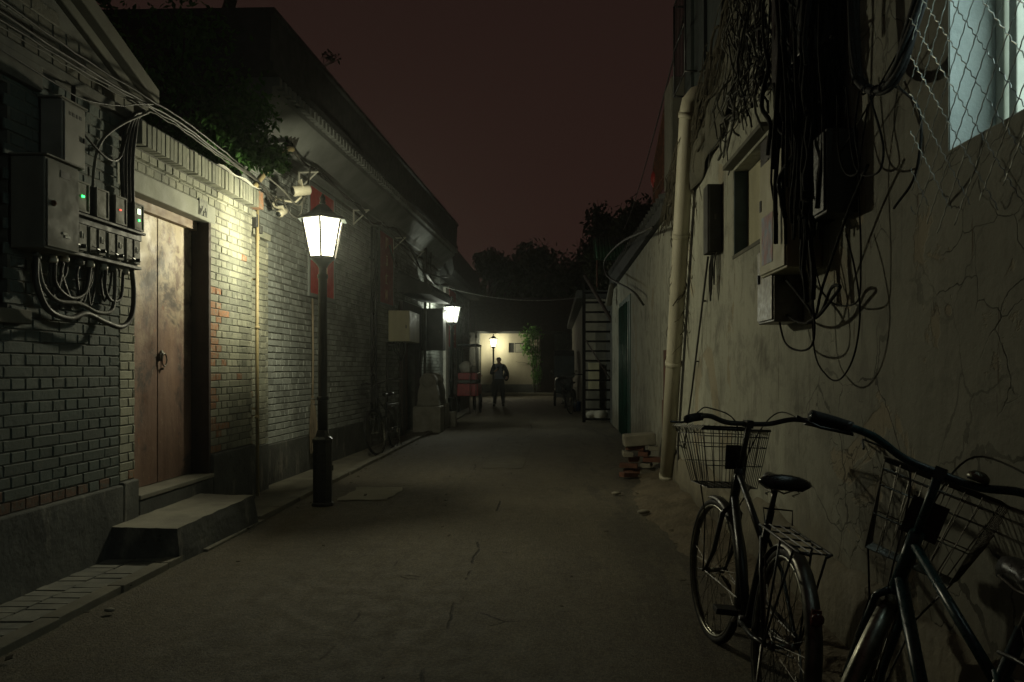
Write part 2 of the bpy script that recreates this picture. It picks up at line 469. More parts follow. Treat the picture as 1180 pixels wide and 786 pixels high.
MAT['jacket'] = M('dark_jacket', (.022, .026, .032), (.014, .016, .02), 10, .85, .3, 60)
MAT['shirt'] = M('grey_blue_shirt', (.20, .23, .27), (.14, .16, .19), 9, .85, .3, 60)
MAT['trousers'] = M('charcoal_trousers', (.035, .036, .036), (.022, .022, .022), 10, .9, .3, 60)
MAT['hair'] = M('black_hair', (.012, .011, .010), (.02, .018, .016), 30, .5, .4, 80)
MAT['teal_frame'] = M('teal_frame_paint', (.018, .06, .07), (.012, .035, .042), 16, .32, .1, 80, spec=.6)
MAT['saddle'] = M('black_saddle_vinyl', (.018, .018, .018), (.012, .012, .012), 20, .32, .2, 90, spec=.5)
MAT['redlens'] = M('red_reflector_lens', (.09, .015, .012), (.06, .01, .01), 30, .25, .05, 90, spec=.7)
MAT['dark_void'] = M('dark_interior', (.012, .012, .011), (.008, .008, .008), 5, .95, 0, 30)

def leaf_mat(name, c1, c2):
    t = NT(name); a = t.attr()
    c = t.mix(a[0], c1, c2)
    m = t.out(c, .55, None, 0, .35)
    t.b.inputs['Transmission Weight'].default_value = 0.0
    # a little light passes through the leaf blade
    tr = t.nt.nodes.new('ShaderNodeBsdfTranslucent'); ms = t.nt.nodes.new('ShaderNodeMixShader'); ms.inputs[0].default_value = .3
    t.L(c, tr.inputs[0]); t.L(t.b.outputs[0], ms.inputs[1]); t.L(tr.outputs[0], ms.inputs[2])
    t.L(ms.outputs[0], t.nt.nodes['Material Output'].inputs[0])
    return m
MAT['leaf'] = leaf_mat('tree_leaf', (.045, .13, .025), (.08, .20, .04))
MAT['leaf_dark'] = leaf_mat('dark_leaf', (.025, .045, .018), (.05, .075, .03))
MAT['leaf_bright'] = leaf_mat('vine_leaf', (.05, .15, .02), (.10, .24, .04))

def emit(name, col, s, diff=None):
    t = NT(name); t.out(diff or col, .3)
    t.b.inputs['Emission Color'].default_value = (*col, 1); t.b.inputs['Emission Strength'].default_value = s
    return t.m
def pane_mat(name, col, s_):
    """lit lantern glass: mostly clear, with a glowing frosted film"""
    t = NT(name); e = t.nt.nodes.new('ShaderNodeEmission'); tr = t.nt.nodes.new('ShaderNodeBsdfTransparent'); ad = t.nt.nodes.new('ShaderNodeAddShader')
    e.inputs[0].default_value = (*col, 1); e.inputs[1].default_value = s_; tr.inputs[0].default_value = (.9, .9, .88, 1)
    t.L(e.outputs[0], ad.inputs[0]); t.L(tr.outputs[0], ad.inputs[1]); t.L(ad.outputs[0], t.nt.nodes['Material Output'].inputs[0]); t.nt.nodes.remove(t.b)
    return t.m
MAT['lamp_pane'] = pane_mat('lit_frosted_lantern_pane', LAMP_COL, 3.2)
MAT['lamp_pane_cool'] = pane_mat('lit_lantern_pane_cooler', (.95, 1.0, .82), 1.5)
MAT['led_green'] = emit('green_indicator_led', (.02, 1.0, .12), 6)
MAT['led_red'] = emit('red_indicator_led', (1.0, .08, .04), 1.6)
MAT['led_white'] = emit('white_indicator_light', (.85, 1.0, .7), 2.0)
MAT['window_pane_lit'] = emit('lit_frosted_window', (.76, 1.0, .97), 2.8, (.4, .45, .42))

# ================================================================== THE SETTING
g = MB(); g.add([(-90, -25, -.03), (90, -25, -.03), (90, 160, -.03), (-90, 160, -.03)], [(0, 1, 2, 3)])
struct(g, 'ground', MAT['earth'], recenter=False)
def road_z(X, Y): return .004 * noise.noise(Vector((X * .6, Y * .2, 0))) + .006
def road_sheet(name, x0, x1, y0, y1, mat, seed=1, n=16, lift=.005):
    g = MB(); vs = []; fs = []
    for j in range(n + 1):
        for i in range(n + 1):
            X = x0 + (x1 - x0) * i / n; Y = y0 + (y1 - y0) * j / n
            if i in (0, n): X += .05 * noise.noise(Vector((seed, Y * 4, i)))
            if j in (0, n): Y += .10 * noise.noise(Vector((X * 5, seed, j)))
            vs.append((X, Y, road_z(X, Y) + lift))
    for j in range(n):
        for i in range(n):
            a = j * (n + 1) + i; fs.append((a, a + 1, a + n + 2, a + n + 1))
    g.add(vs, fs, True); struct(g, name, mat, recenter=False)
g = MB()
ny = 300; nx = 16
vs = []; fs = []
for j in range(ny + 1):
    Y = -6 + (38.9 + 6) * j / ny
    for i in range(nx + 1):
        xl = -2.5; xr = 1.02 if 4.5 < Y < 9.9 else 1.32
        if Y > 21: xr = 2.2
        if Y > 24: xl = -3.2
        e = 0.08 * noise.noise(Vector((0, Y * 1.7, 3)))
        X = xl + (xr + (e if i == nx else 0) - xl) * i / nx
        vs.append((X, Y, road_z(X, Y)))
for j in range(ny):
    for i in range(nx):
        a = j * (nx + 1) + i
        fs.append((a, a + 1, a + nx + 2, a + nx + 1))
g.add(vs, fs, True)
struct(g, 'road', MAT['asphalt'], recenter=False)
# dusty earth apron along the foot of the right wall
g = MB(); vs = []; fs = []
NA, NB = 70, 10
for j in range(NA + 1):
    Y = 1.2 + 9.2 * j / NA
    for i in range(NB + 1):
        t = i / NB
        edge = .98 - .16 * noise.noise(Vector((Y * 1.1, 0, 5))) - .22 * math.exp(-((Y - 7.6) / 1.6) ** 2)
        X = edge + (1.34 - edge) * t
        z = -.012 + (.10 + .06 * noise.noise(Vector((Y * 2, X * 4, 1)))) * t ** .8 + .025 * noise.noise(Vector((Y * 6, X * 9, 2)))
        vs.append((X, Y, z + .014))
for j in range(NA):
    for i in range(NB):
        a = j * (NB + 1) + i
        fs.append((a, a + 1, a + NB + 2, a + NB + 1))
g.add(vs, fs, True); struct(g, 'dirt_verge', MAT['earth'], recenter=False)
# left pavement: concrete bed, pavers, kerb
g = MB(); g.bb(-3.3, -2.6, -5, 24, -.05, .018); struct(g, 'pavement', MAT['concrete'])
g = MB(); r = random.Random(3)
Y = 1.9
while Y < 5.55:
    for k, (xa, w) in enumerate(((-2.985, .19), (-2.79, .19))):
        off = .055 if k else 0
        g.attr = (r.random(), 0, 0)
        g.box((xa + w / 2 + r.uniform(-.004, .004), Y + off + .048, .022 + r.uniform(-.003, .003)), (w - .01, .092, .03), (r.uniform(-.012, .012), r.uniform(-.012, .012), r.uniform(-.02, .02)))
    Y += .106
struct(g, 'brick_paving', MAT['paver'])
g = MB(); Y = -2.0
while Y < 22:
    L = r.uniform(.45, .62)
    if not (5.35 < Y < 6.4):
        g.box((-2.545 + r.uniform(-.008, .008), Y + L / 2, .012), (.10, L - .012, .075), (0, r.uniform(-.02, .02), r.uniform(-.012, .012)))
    else:
        g.box((-2.50 + r.uniform(-.01, .01), Y + L / 2, -.005), (.08, L - .012, .06), (0, .02, 0))
    Y += L
struct(g, 'kerb', MAT['concrete'], bevel=.006)
road_sheet('road_patch', -.95, -.42, 10.6, 15.5, M('pale_road_patch', (.125, .113, .08), (.085, .078, .058), 3, .9, .5, 60), 3, 24)
road_sheet('road_patch', -2.14, -1.64, 8.0, 8.88, MAT['patch'], 1, lift=.009)
# raised platform before the far wall
g = MB(); g.bb(-6, 4, 38.9, 46, -.1, .15); struct(g, 'pavement', MAT['concrete'], bevel=.02)

# ------------------------------------------------------------------ brick surfaces
def bricks(mb, O, u, n, W, z0, z1, L=.25, H=.068, gap=.007, vg=None, inside=None, bare=None, t=.0065, rnd=None, offset=0.0, soft=.0):
    """English bond, each brick a chamfered block standing proud of the mortar"""
    rnd = rnd or random.Random(5)
    O = Vector(O); u = Vector(u).normalized(); n = Vector(n).normalized(); up = Vector((0, 0, 1))
    row = 0; z = z0
    while z + H <= z1 + 1e-4:
        bl = L if row % 2 else L / 2
        s = -(L / 4 if row % 2 else 0) + offset
        while s < W:
            a, b = max(0, s), min(W, s + bl)
            s += bl
            if b - a < .025: continue
            if inside and not inside((a + b) / 2, z + H / 2, a, b): continue
            g2 = gap / 2 * rnd.uniform(.45, 1.25); g3 = (vg or gap) / 2; c = .0045; j = lambda q: rnd.uniform(-q, q)
            pr = t + j(.0022); tilt = j(.0014); tz = j(.0012)
            br = bare((a + b) / 2, z + H / 2) if bare else 0
            mb.attr = (rnd.random() ** 1.6, 1.0 if rnd.random() < br else 0.0, 0)
            A, B, Z0, Z1 = a + g3 + abs(j(.0012)), b - g3 - abs(j(.0012)), z + g2 + j(.0012), z + H - g2 + j(.0012)
            P = lambda ss, zz, dd: O + u * ss + up * zz + n * dd
            vs = [P(A, Z0, 0), P(B, Z0, 0), P(B, Z1, 0), P(A, Z1, 0),
                  P(A + c, Z0 + c, pr + tilt + tz), P(B - c, Z0 + c, pr - tilt + tz), P(B - c, Z1 - c, pr - tilt - tz), P(A + c, Z1 - c, pr + tilt - tz)]
            mb.add(vs, [(4, 5, 6, 7), (0, 1, 5, 4), (1, 2, 6, 5), (2, 3, 7, 6), (3, 0, 4, 7)], False)
        z += H; row += 1
    mb.attr = (.5, 0, 0)

# ================================================================== NEAR LEFT: gabled house
XW = -3.0
gh = thing('gabled_house', 'near grey brick house with sloping gable verge above the electric cabinets', 'house', (-3.2, 3.5, 0))
mb = MB(); mb.cur = 1
T0 = XW - .010
GY = 5.62
# window opening at the far left of the picture Y 3.3..4.48, z 1.63..2.87
mb.bb(T0 - .3, T0, -3, 3.3, 0, 3.1); mb.bb(T0 - .3, T0, 3.3, 4.48, 0, 1.63); mb.bb(T0 - .3, T0, 3.3, 4.48, 2.87, 3.1)
mb.bb(T0 - .3, T0, 4.48, GY, 0, 3.1)
def vz(y): return 3.19 + (5.9 - y) * .345      # underside of the verge
mb.prism([(-3, 3.1), (GY + .1, 3.1), (GY + .1, vz(GY + .1)), (1.5, vz(1.5)), (-3, vz(1.5) - 1.4)], 'x', T0 - .3, T0)
mb.cur = 0
rr = random.Random(11)
bricks(mb, (T0, 1.5, 0), (0, 1, 0), (1, 0, 0), GY - 1.5, .50, 3.02, rnd=rr,
       inside=lambda s, z, a, b: not (3.3 - .02 < 1.5 + (a + b) / 2 < 4.48 + .03 and 1.58 < z < 2.95) ,
       bare=lambda s, z: .6 if z < .58 and s > 1.7 else (.25 if z < .64 and s > 2 else 0))
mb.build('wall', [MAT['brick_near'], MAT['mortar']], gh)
mb = MB()
bricks(mb, (T0, 1.5, 0), (0, 1, 0), (1, 0, 0), GY + .25 - 1.5, 3.10, 5.2, L=.27, H=.088, gap=.006, rnd=rr,
       inside=lambda s, z, a, b: z + .05 < vz(1.5 + b) - .02)
mb.build('gable_brickwork', MAT['brick_gable'], gh)
mb = MB()
vs_ = lambda d, y: vz(y) + d
mb.prism([(1.2, vs_(-.02, 1.2)), (5.95, vs_(-.02, 5.95)), (5.95, vs_(.055, 5.95)), (1.2, vs_(.055, 1.2))], 'x', T0 - .3, XW + .035)
mb.prism([(1.2, vs_(.058, 1.2)), (5.98, vs_(.058, 5.98)), (5.98, vs_(.175, 5.98)), (1.2, vs_(.175, 1.2))], 'x', T0 - .3, XW + .10)
mb.build('verge', MAT['verge'], gh, bevel=.008)
mb = MB(); mb.prism([(1.2, vs_(.18, 1.2)), (6.0, vs_(.18, 6.0)), (6.0, vs_(.25, 6.0)), (1.2, vs_(.25, 1.2))], 'x', -8, XW + .03)
mb.build('roof', MAT['roof'], gh)
mb = MB(); mb.bb(XW - .05, XW + .035, 2.2, 4.72, 2.90, 3.05)
mb.build('concrete_band', MAT['mortar'], gh, bevel=.006)
mb = MB(); mb.bb(XW - .05, XW + .03, 2.0, GY + .2, 3.04, 3.10)
mb.build('string_course', MAT['mortar'], gh, bevel=.006)
mb = MB(); mb.bb(XW - .02, XW + .03, -3, 5.615, 0, .50)
mb.build('plinth', MAT['cement'], gh, bevel=.012)
w = MB(); w.bb(XW - .14, XW - .10, 3.3, 4.48, 1.63, 2.87); wo = w.build('window', MAT['dark_void'], gh)
w = MB()
for a, b, c, d in ((4.40, 4.48, 1.63, 2.87), (3.3, 4.4, 1.63, 1.70), (3.3, 4.4, 2.80, 2.87)): w.bb(XW - .10, XW - .05, a, b, c, d)
for k in range(6): w.bb(XW - .045, XW - .03, 3.5 + k * .16, 3.515 + k * .16, 1.63, 2.87)
w.build('frame', MAT['timber_dark'], wo)
w = MB(); w.bb(XW - .15, XW + .05, 3.1, 4.60, 1.55, 1.63); w.build('sill', MAT['verge'], wo, bevel=.006)

# ================================================================== NEAR LEFT: low brick house with the door
dh = thing('brick_house', 'low grey-painted brick house with tall wooden double door beside the street lamp', 'house', (-3.2, 6.85, 0))
D0, D1, DZ0, DZ1 = 5.83, 7.10, .39, 2.57
E1 = 8.08
mb = MB(); mb.cur = 1
mb.bb(T0 - .25, T0, GY, D0, 0, 3.04); mb.bb(T0 - .25, T0, D1, E1, 0, 3.04)
mb.bb(T0 - .25, T0, D0, D1, DZ1, 3.04); mb.bb(T0 - .25, T0, D0, D1, 0, DZ0 - .02)
mb.bb(-7, T0 - .25, E1 - .25, E1, 0, 3.0)
mb.cur = 0
rr = random.Random(21)
def ins(s, z, a, b):
    y0, y1 = GY + a, GY + b
    if z < DZ1 + .16 and z > 0 and y1 > D0 + .005 and y0 < D1 - .005: return False
    return True
def bare(s, z):
    y = GY + s
    if y < D0: return .5 if z < .60 else .0
    if D1 < y < D1 + .42 and z < 2.15: return .75 * max(0, 1 - (y - D1) / .42) * (1 if z < 1.5 else .55)
    return .008
# bricks abutting the door jamb are clipped by building the two flanks apart
bricks(mb, (T0, GY, 0), (0, 1, 0), (1, 0, 0), D0 - GY, .52, DZ1 + .15, L=.24, H=.064, rnd=rr, bare=bare)
def bare2(s, z): return bare(s + D1 - GY, z)
bricks(mb, (T0, D1, 0), (0, 1, 0), (1, 0, 0), E1 - D1, .56, DZ1 + .15, L=.24, H=.0635, rnd=rr, bare=bare2)
bricks(mb, (T0, GY, 0), (0, 1, 0), (1, 0, 0), E1 - GY, DZ1 + .155, 2.87, L=.24, H=.064, t=.0075, gap=.004, rnd=rr, bare=lambda s, z: .0)
mb.build('wall', [MAT['brick_grey'], MAT['mortar']], dh)
mb = MB(); mb.bb(XW - .2, XW + .001, D0 - .25, D1 + .10, DZ1, DZ1 + .150)
mb.build('lintel', M('painted_lintel', (.30, .31, .25), (.23, .24, .20), 3, .8, .35, 30), dh, bevel=.008)
mb = MB(); mb.bb(XW - .02, XW + .028, GY + .004, D0, 0, .515); mb.bb(XW - .02, XW + .028, D1, E1 + .005, 0, .555); mb.bb(XW - .02, XW + .028, D0, D1, 0, .355)
mb.build('plinth', MAT['cement'], dh, bevel=.012)
mb = MB(); mb.bb(XW - .18, XW + .035, D0 + .002, D1 - .002, .357, .395)
mb.build('threshold', MAT['cement_lit'], dh, bevel=.008)
# parapet: two projecting courses, a soldier course, capping
mb = MB(); rr = random.Random(8)
mb.cur = 1; mb.bb(XW - .2, XW + .004, GY + .1, E1 + .0, 2.86, 3.05); mb.cur = 0
bricks(mb, (XW + .004, GY + .1, 0), (0, 1, 0), (1, 0, 0), E1 - GY - .08, 2.80, 2.875, L=.24, H=.064, t=.030, gap=.004, rnd=rr)
y = GY + .12
while y < E1 + .02:
    mb.attr = (rr.random() ** 1.5, 1.0 if (y > E1 - .1 or rr.random() < .03) else 0, 0)
    mb.box((XW + .028 + rr.uniform(-.004, .004), y + .033, 2.965 + rr.uniform(-.003, .003)), (.13, .058, .165), (rr.uniform(-.02, .02), 0, rr.uniform(-.02, .02)))
    y += .0685
mb.build('parapet', [MAT['brick_grey'], MAT['mortar']], dh, bevel=.003)
mb = MB(); mb.bb(-4.2, XW + .07, GY + .12, E1 - .02, 3.052, 3.068)
mb.build('roof', MAT['roof'], dh)
mb = MB(); pts = [(XW + .075, 7.05 + .1 * i, 3.085 + .012 * sin(i * 1.3)) for i in range(11)]
vs = []; fs = []
for i, p in enumerate(pts):
    vs += [(p[0] + .02, p[1], p[2] - .012), (p[0] - .20, p[1], p[2] + .012), (p[0] + .02, p[1], p[2] - .018), (p[0] - .20, p[1], p[2] + .006)]
for i in range(10):
    a = 4 * i; fs += [(a, a + 1, a + 5, a + 4), (a + 2, a + 6, a + 7, a + 3), (a, a + 4, a + 6, a + 2), (a + 1, a + 3, a + 7, a + 5)]
mb.add(vs, fs); mb.build('capping_sheet', MAT['white_paint'], dh)
# door leaves
XD = XW - .155
for k, (a, b) in enumerate(((D0 + .02, D0 + .63), (D0 + .637, D1 - .015))):
    mb = MB(); mb.bb(XD - .04, XD, a, b, DZ0 + .01, DZ1 - .075)
    mb.bb(XD, XD + .003, a + .004, a + .008, DZ0 + .012, DZ1 - .078)
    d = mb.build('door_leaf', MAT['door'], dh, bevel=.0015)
    if k == 1:
        h = MB(); c = Vector((XD + .02, D0 + .695, 1.36))
        h.lathe([(.03, 0), (.03, .006), (.012, .012), (.010, .02)], (XD + .005, c.y, 1.42), 12, (0, pi / 2, 0))
        h.tube([(XD + .028, c.y + .038 * sin(a_), 1.372 + .052 * cos(a_)) for a_ in [2 * pi * i / 20 for i in range(20)]], .0055, 6, closed=True)
        h.box((XD + .012, c.y - .045, 1.39), (.02, .018, .06)); h.box((XD + .012, c.y, 1.30), (.02, .014, .02))
        h.build('handle', MAT['steel'], d)
mb = MB()
mb.bb(XW - .22, XW - .10, D0, D1, DZ1 - .075, DZ1 - .002)
mb.bb(XW - .22, XW - .165, D0 + .001, D0 + .02, DZ0, DZ1 - .08)
mb.build('door_frame', M('pale_worn_timber', (.36, .29, .21), (.22, .16, .12), 6, .7, .3, 40, streak=3), dh, bevel=.003)
mb = MB(); mb.bb(XD + .006, XW + .003, D1 - .045, D1 - .002, DZ0 + .006, DZ1 - .004)
mb.build('door_jamb', MAT['timber_dark'], dh, bevel=.003)
# house plate over the door
hp = MB(); hp.bb(XW + .002, XW + .008, 6.86, 7.02, 2.60, 2.74)
ho = hp.build('house_plate', M('scuffed_plate', (.24, .25, .20), (.10, .105, .09), 28, .7, .2, 60))
tag(ho, 'small scuffed number plate on the lintel above the wooden door', 'plate')
hp = MB()
for (a, z) in ((6.875, 2.63), (6.905, 2.655), (6.935, 2.62), (6.965, 2.65), (6.985, 2.625)): hp.box((XW + .010, a, z), (.003, .009, .045), (random.uniform(-.4, .4), 0, 0))
hp.build('faded_marks', MAT['ink'], ho)

# doorstep
def rough_hex(mb, c, n, amp, topmat=1):
    """a worn block: six subdivided faces pushed about by noise; corners c as in MB.box"""
    for fi, (a, b, d, e) in enumerate(((0, 1, 5, 4), (1, 2, 6, 5), (2, 3, 7, 6), (3, 0, 4, 7), (4, 5, 6, 7))):
        mb.cur = topmat if fi == 4 else 0
        vs = []; fs = []
        for j in range(n + 1):
            for i in range(n + 1):
                u, w = i / n, j / n
                p = c[a].lerp(c[b], u).lerp(c[e].lerp(c[d], u), w)
                q = p * 7
                dd = Vector((noise.noise(q), noise.noise(q + Vector((9, 0, 0))), noise.noise(q + Vector((0, 9, 0))))) * amp
                q = p * 26; dd += Vector((noise.noise(q), noise.noise(q + Vector((9, 0, 0))), noise.noise(q + Vector((0, 9, 0))))) * amp * .45
                if p.z < .01: dd.z = 0
                vs.append(p + dd)
        for j in range(n):
            for i in range(n):
                k = j * (n + 1) + i; fs.append((k, k + 1, k + n + 2, k + n + 1))
        mb.add(vs, fs, True)
    mb.cur = 0
mb = MB()
vs = [(-3.0, 5.40, 0), (-2.50, 5.43, 0), (-2.47, 6.80, 0), (-3.0, 6.86, 0), (-2.972, 5.47, .215), (-2.53, 5.45, .208), (-2.515, 6.78, .222), (-2.972, 6.82, .235)]
mb.add(vs, [(0, 3, 2, 1), (4, 5, 6, 7), (0, 1, 5, 4), (1, 2, 6, 5), (2, 3, 7, 6), (3, 0, 4, 7)])
mb.cur = 1
mb.add([(-2.97, 5.462, .212), (-2.522, 5.440, .206), (-2.505, 6.785, .220), (-2.97, 6.826, .233), (-2.97, 5.462, .243), (-2.522, 5.440, .236), (-2.505, 6.785, .250), (-2.97, 6.826, .262)],
       [(0, 3, 2, 1), (4, 5, 6, 7), (0, 1, 5, 4), (1, 2, 6, 5), (2, 3, 7, 6), (3, 0, 4, 7)])
mb = MB(); A_, B_ = vs[:8], None
low = [Vector(q) for q in ((-3.0, 5.40, 0), (-2.50, 5.43, 0), (-2.47, 6.80, 0), (-3.0, 6.86, 0), (-2.975, 5.465, .240), (-2.525, 5.445, .234), (-2.508, 6.782, .248), (-2.975, 6.822, .258))]
rough_hex(mb, low, 30, .006)
o = mb.build('doorstep', [MAT['cement'], MAT['cement_lit']])
tag(o, 'long low concrete step below the wooden double door', 'step')

# pier between the two houses
mb = MB(); mb.cur = 1; mb.bb(-3.4, -3.10, E1 + .012, 8.72, 0, 2.66); mb.cur = 0
bricks(mb, (-3.10, E1 + .014, 0), (0, 1, 0), (1, 0, 0), .70, .5, 2.66, L=.24, H=.0635, rnd=rr, bare=lambda s, z: .5 if z < 1.45 and s < .30 else .0)
mb.cur = 2; mb.bb(-3.12, -3.065, E1 + .012, 8.72, 0, .5); mb.cur = 0; mb.bb(-3.4, -3.05, E1 + .012, 8.74, 2.665, 2.73)
o = mb.build('brick_pier', [MAT['brick_grey'], MAT['mortar'], MAT['cement']]); tag(o, 'narrow lit brick pier filling the gap between low house and large house', 'wall')

# ================================================================== BIG LEFT HOUSE
BA = Vector((-3.20, 8.22, 0)); BB = Vector((-2.83, 20.0, 0))
BU = (BB - BA).normalized(); BN = Vector((BU.y, -BU.x, 0)); BL = (BB - BA).length
bh = thing('large_house', 'long grey brick house with deep cornice and dark flat parapet roof on the left', 'house', (-3.4, 14, 0))
def bp(s, n, z): return BA + BU * s + BN * n + Vector((0, 0, z))
def bquad(mb, s0, s1, n0, n1, z0, z1):
    mb.add([bp(s0, n0, z0), bp(s1, n0, z0), bp(s1, n1, z0), bp(s0, n1, z0), bp(s0, n0, z1), bp(s1, n0, z1), bp(s1, n1, z1), bp(s0, n1, z1)],
           [(0, 3, 2, 1), (4, 5, 6, 7), (0, 1, 5, 4), (1, 2, 6, 5), (2, 3, 7, 6), (3, 0, 4, 7)])
def bpoly(mb, s0, s1, poly):
    n = len(poly)
    vs = [bp(s0, q[0], q[1]) for q in poly] + [bp(s1, q[0], q[1]) for q in poly]
    mb.add(vs, [tuple(range(n)), tuple(range(n, 2 * n))[::-1]] + [(i, i + n, (i + 1) % n + n, (i + 1) % n) for i in range(n)], False)
G0, G1 = 7.6, 9.0     # gateway along the wall
mb = MB(); mb.cur = 1
bquad(mb, 0, G0, -.3, -.010, 0, 4.1); bquad(mb, G1, BL, -.3, -.010, 0, 4.1); bquad(mb, G0, G1, -.3, -.010, 2.45, 4.1)
bquad(mb, -.0, .25, -6, -.3, 0, 4.6)
mb.cur = 0; rr = random.Random(31)
panels = []
def bins(s, z, a, b):
    if b > G0 - .25 and a < G1 + .25 and z < 2.6: return False
    return True
bricks(mb, bp(0, -.010, 0), BU, BN, BL, .46, 3.72, L=.26, H=.073, gap=.011, vg=.003, rnd=rr, inside=bins, t=.0095, bare=lambda s, z: .15 if (.4 < s < .8 and z < 1.5) else 0)
mb.build('wall', [MAT['brick_big'], MAT['mortar']], bh)
mb = MB(); bquad(mb, .0, G0 - .22, -.02, .022, 0, .46); bquad(mb, G1 + .22, BL, -.02, .022, 0, .46)
mb.build('plinth', MAT['cement'], bh, bevel=.01)
mb = MB(); bpoly(mb, -.02, BL, [(-.2, 3.72), (.03, 3.72), (.04, 3.79), (.08, 3.80), (.12, 3.88), (.34, 4.06), (.36, 4.08), (.36, 4.14), (-.2, 4.14)])
mb.build('cornice', MAT['cornice'], bh)
mb = MB(); s = 0
while s < BL:
    bquad(mb, s, s + .075, .30, .425, 4.142, 4.235); s += .14
bquad(mb, 0, BL, .1, .34, 4.142, 4.235)
mb.build('dentil_course', MAT['cornice'], bh)
mb = MB(); bpoly(mb, -.20, BL + .05, [(-5, 4.24), (.43, 4.24), (.44, 4.30), (.40, 4.34), (.42, 4.78), (.45, 4.80), (.45, 4.85), (-5, 4.85)])
mb.build('roof', MAT['roof'], bh)
# gateway surround and door
mb = MB(); bquad(mb, G0 - .22, G0, -.05, .05, 0, 2.6); bquad(mb, G1, G1 + .22, -.05, .05, 0, 2.6); bquad(mb, G0, G1, -.05, .05, 2.35, 2.6)
gt = mb.build('gateway', MAT['timber_dark'], bh)
mb = MB(); bquad(mb, G0 + .005, G1 - .005, -.25, -.2, 0.02, 2.34); mb.build('door', MAT['rust'], gt)
mb = MB(); bpoly(mb, G0 - .5, G1 + .45, [(0, 2.74), (.62, 2.70), (.66, 2.78), (.60, 2.90), (0, 3.10)])
s = G0 - .5
while s < G1 + .4:
    mb.tube([bp(s + .05, .66, 2.80), bp(s + .05, .3, 2.96), bp(s + .05, .02, 3.13)], .035, 7); s += .12
mb.build('canopy', MAT['roof'], gt)
# red panels in pale frames
def red_panel(s0, s1, z0, z1, label, chars, mat_frame):
    t = thing('red_wall_panel', label, 'wall panel', bp((s0 + s1) / 2, .0, z0), group='red lettered panels on the left wall')
    m = MB(); w = .045
    for a, b, c, d in ((s0 - w, s0, z0 - w, z1 + w), (s1, s1 + w, z0 - w, z1 + w), (s0, s1, z0 - w, z0), (s0, s1, z1, z1 + w)): bquad(m, a, b, .0, .022, c, d)
    m.build('frame', mat_frame, t)
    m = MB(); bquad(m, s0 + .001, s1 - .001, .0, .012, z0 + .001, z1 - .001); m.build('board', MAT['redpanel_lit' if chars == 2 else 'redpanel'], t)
    m = MB(); r = random.Random(len(label))
    n = chars; ch = (z1 - z0) / n; w = s1 - s0
    for i in range(n):
        zc = z1 - (i + .5) * ch; hs = min(ch * .36, w * .33)
        sc = (s0 + s1) / 2
        for q in range(5):
            if r.random() < .5: a = (sc - hs * r.uniform(.4, 1), sc + hs * r.uniform(.4, 1), zc + hs * r.uniform(-.9, .9)); bquad(m, a[0], a[1], .011, .0145, a[2] - .008, a[2] + .010)
            else: a = sc + hs * r.uniform(-.8, .8); bquad(m, a - .009, a + .009, .011, .0152 + q * .0003, zc - hs * r.uniform(.3, 1), zc + hs * r.uniform(.3, 1))
    m.build('lettering', MAT['gold'], t)
    return t
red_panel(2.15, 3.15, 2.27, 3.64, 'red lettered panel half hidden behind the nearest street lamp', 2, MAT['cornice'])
red_panel(5.75, 6.75, 2.45, 3.88 - .2, 'dim red lettered panel above the cream cabinet', 4, MAT['cornice'])

# next house beyond
nh = thing('far_house', 'dark roofed house with pale grey wall beyond the second street lamp', 'house', (-3.4, 23, 0))
mb = MB(); mb.bb(-7, -2.90, 20.12, 27.5, 0, 3.6)
mb.cur = 1; bricks(mb, (-2.90, 20.12, 0), (0, 1, 0), (1, 0, 0), 7.3, .4, 3.55, L=.3, H=.085, t=.012)
mb.build('wall', [MAT['cornice'], MAT['brick_big']], nh)
mb = MB(); mb.prism([(-7, 3.6), (-2.55, 3.62), (-2.50, 3.75), (-2.6, 4.45), (-2.75, 4.55), (-7, 5.6)], 'y', 20.1, 27.7); mb.build('roof', MAT['roof'], nh)
mb = MB(); mb.bb(-2.90, -2.82, 21.0, 21.5, .0, 3.4); mb.build('pilaster', MAT['white_paint'], nh)
t = thing('red_wall_panel', 'small bright red lettered panel above the second street lamp', 'wall panel', (-2.86, 22.3, 2.2), group='red lettered panels on the left wall')
m = MB(); m.bb(-2.875, -2.855, 22.0, 23.4, 1.9, 3.45); m.build('board', MAT['redpanel'], t)
m = MB(); m.bb(-2.885, -2.872, 21.9, 22.0, 1.85, 3.5); m.bb(-2.885, -2.872, 23.4, 23.5, 1.85, 3.5); m.build('frame', MAT['white_paint'], t)
m = MB()
for i in range(6): m.bb(-2.856, -2.850, 22.25, 23.15, 2.05 + i * .22, 2.09 + i * .22); m.bb(-2.856, -2.848, 22.6 + .1 * (i % 2), 22.7 + .1 * (i % 2), 2.0 + i * .22, 2.16 + i * .22)
m.build('lettering', MAT['gold'], t)

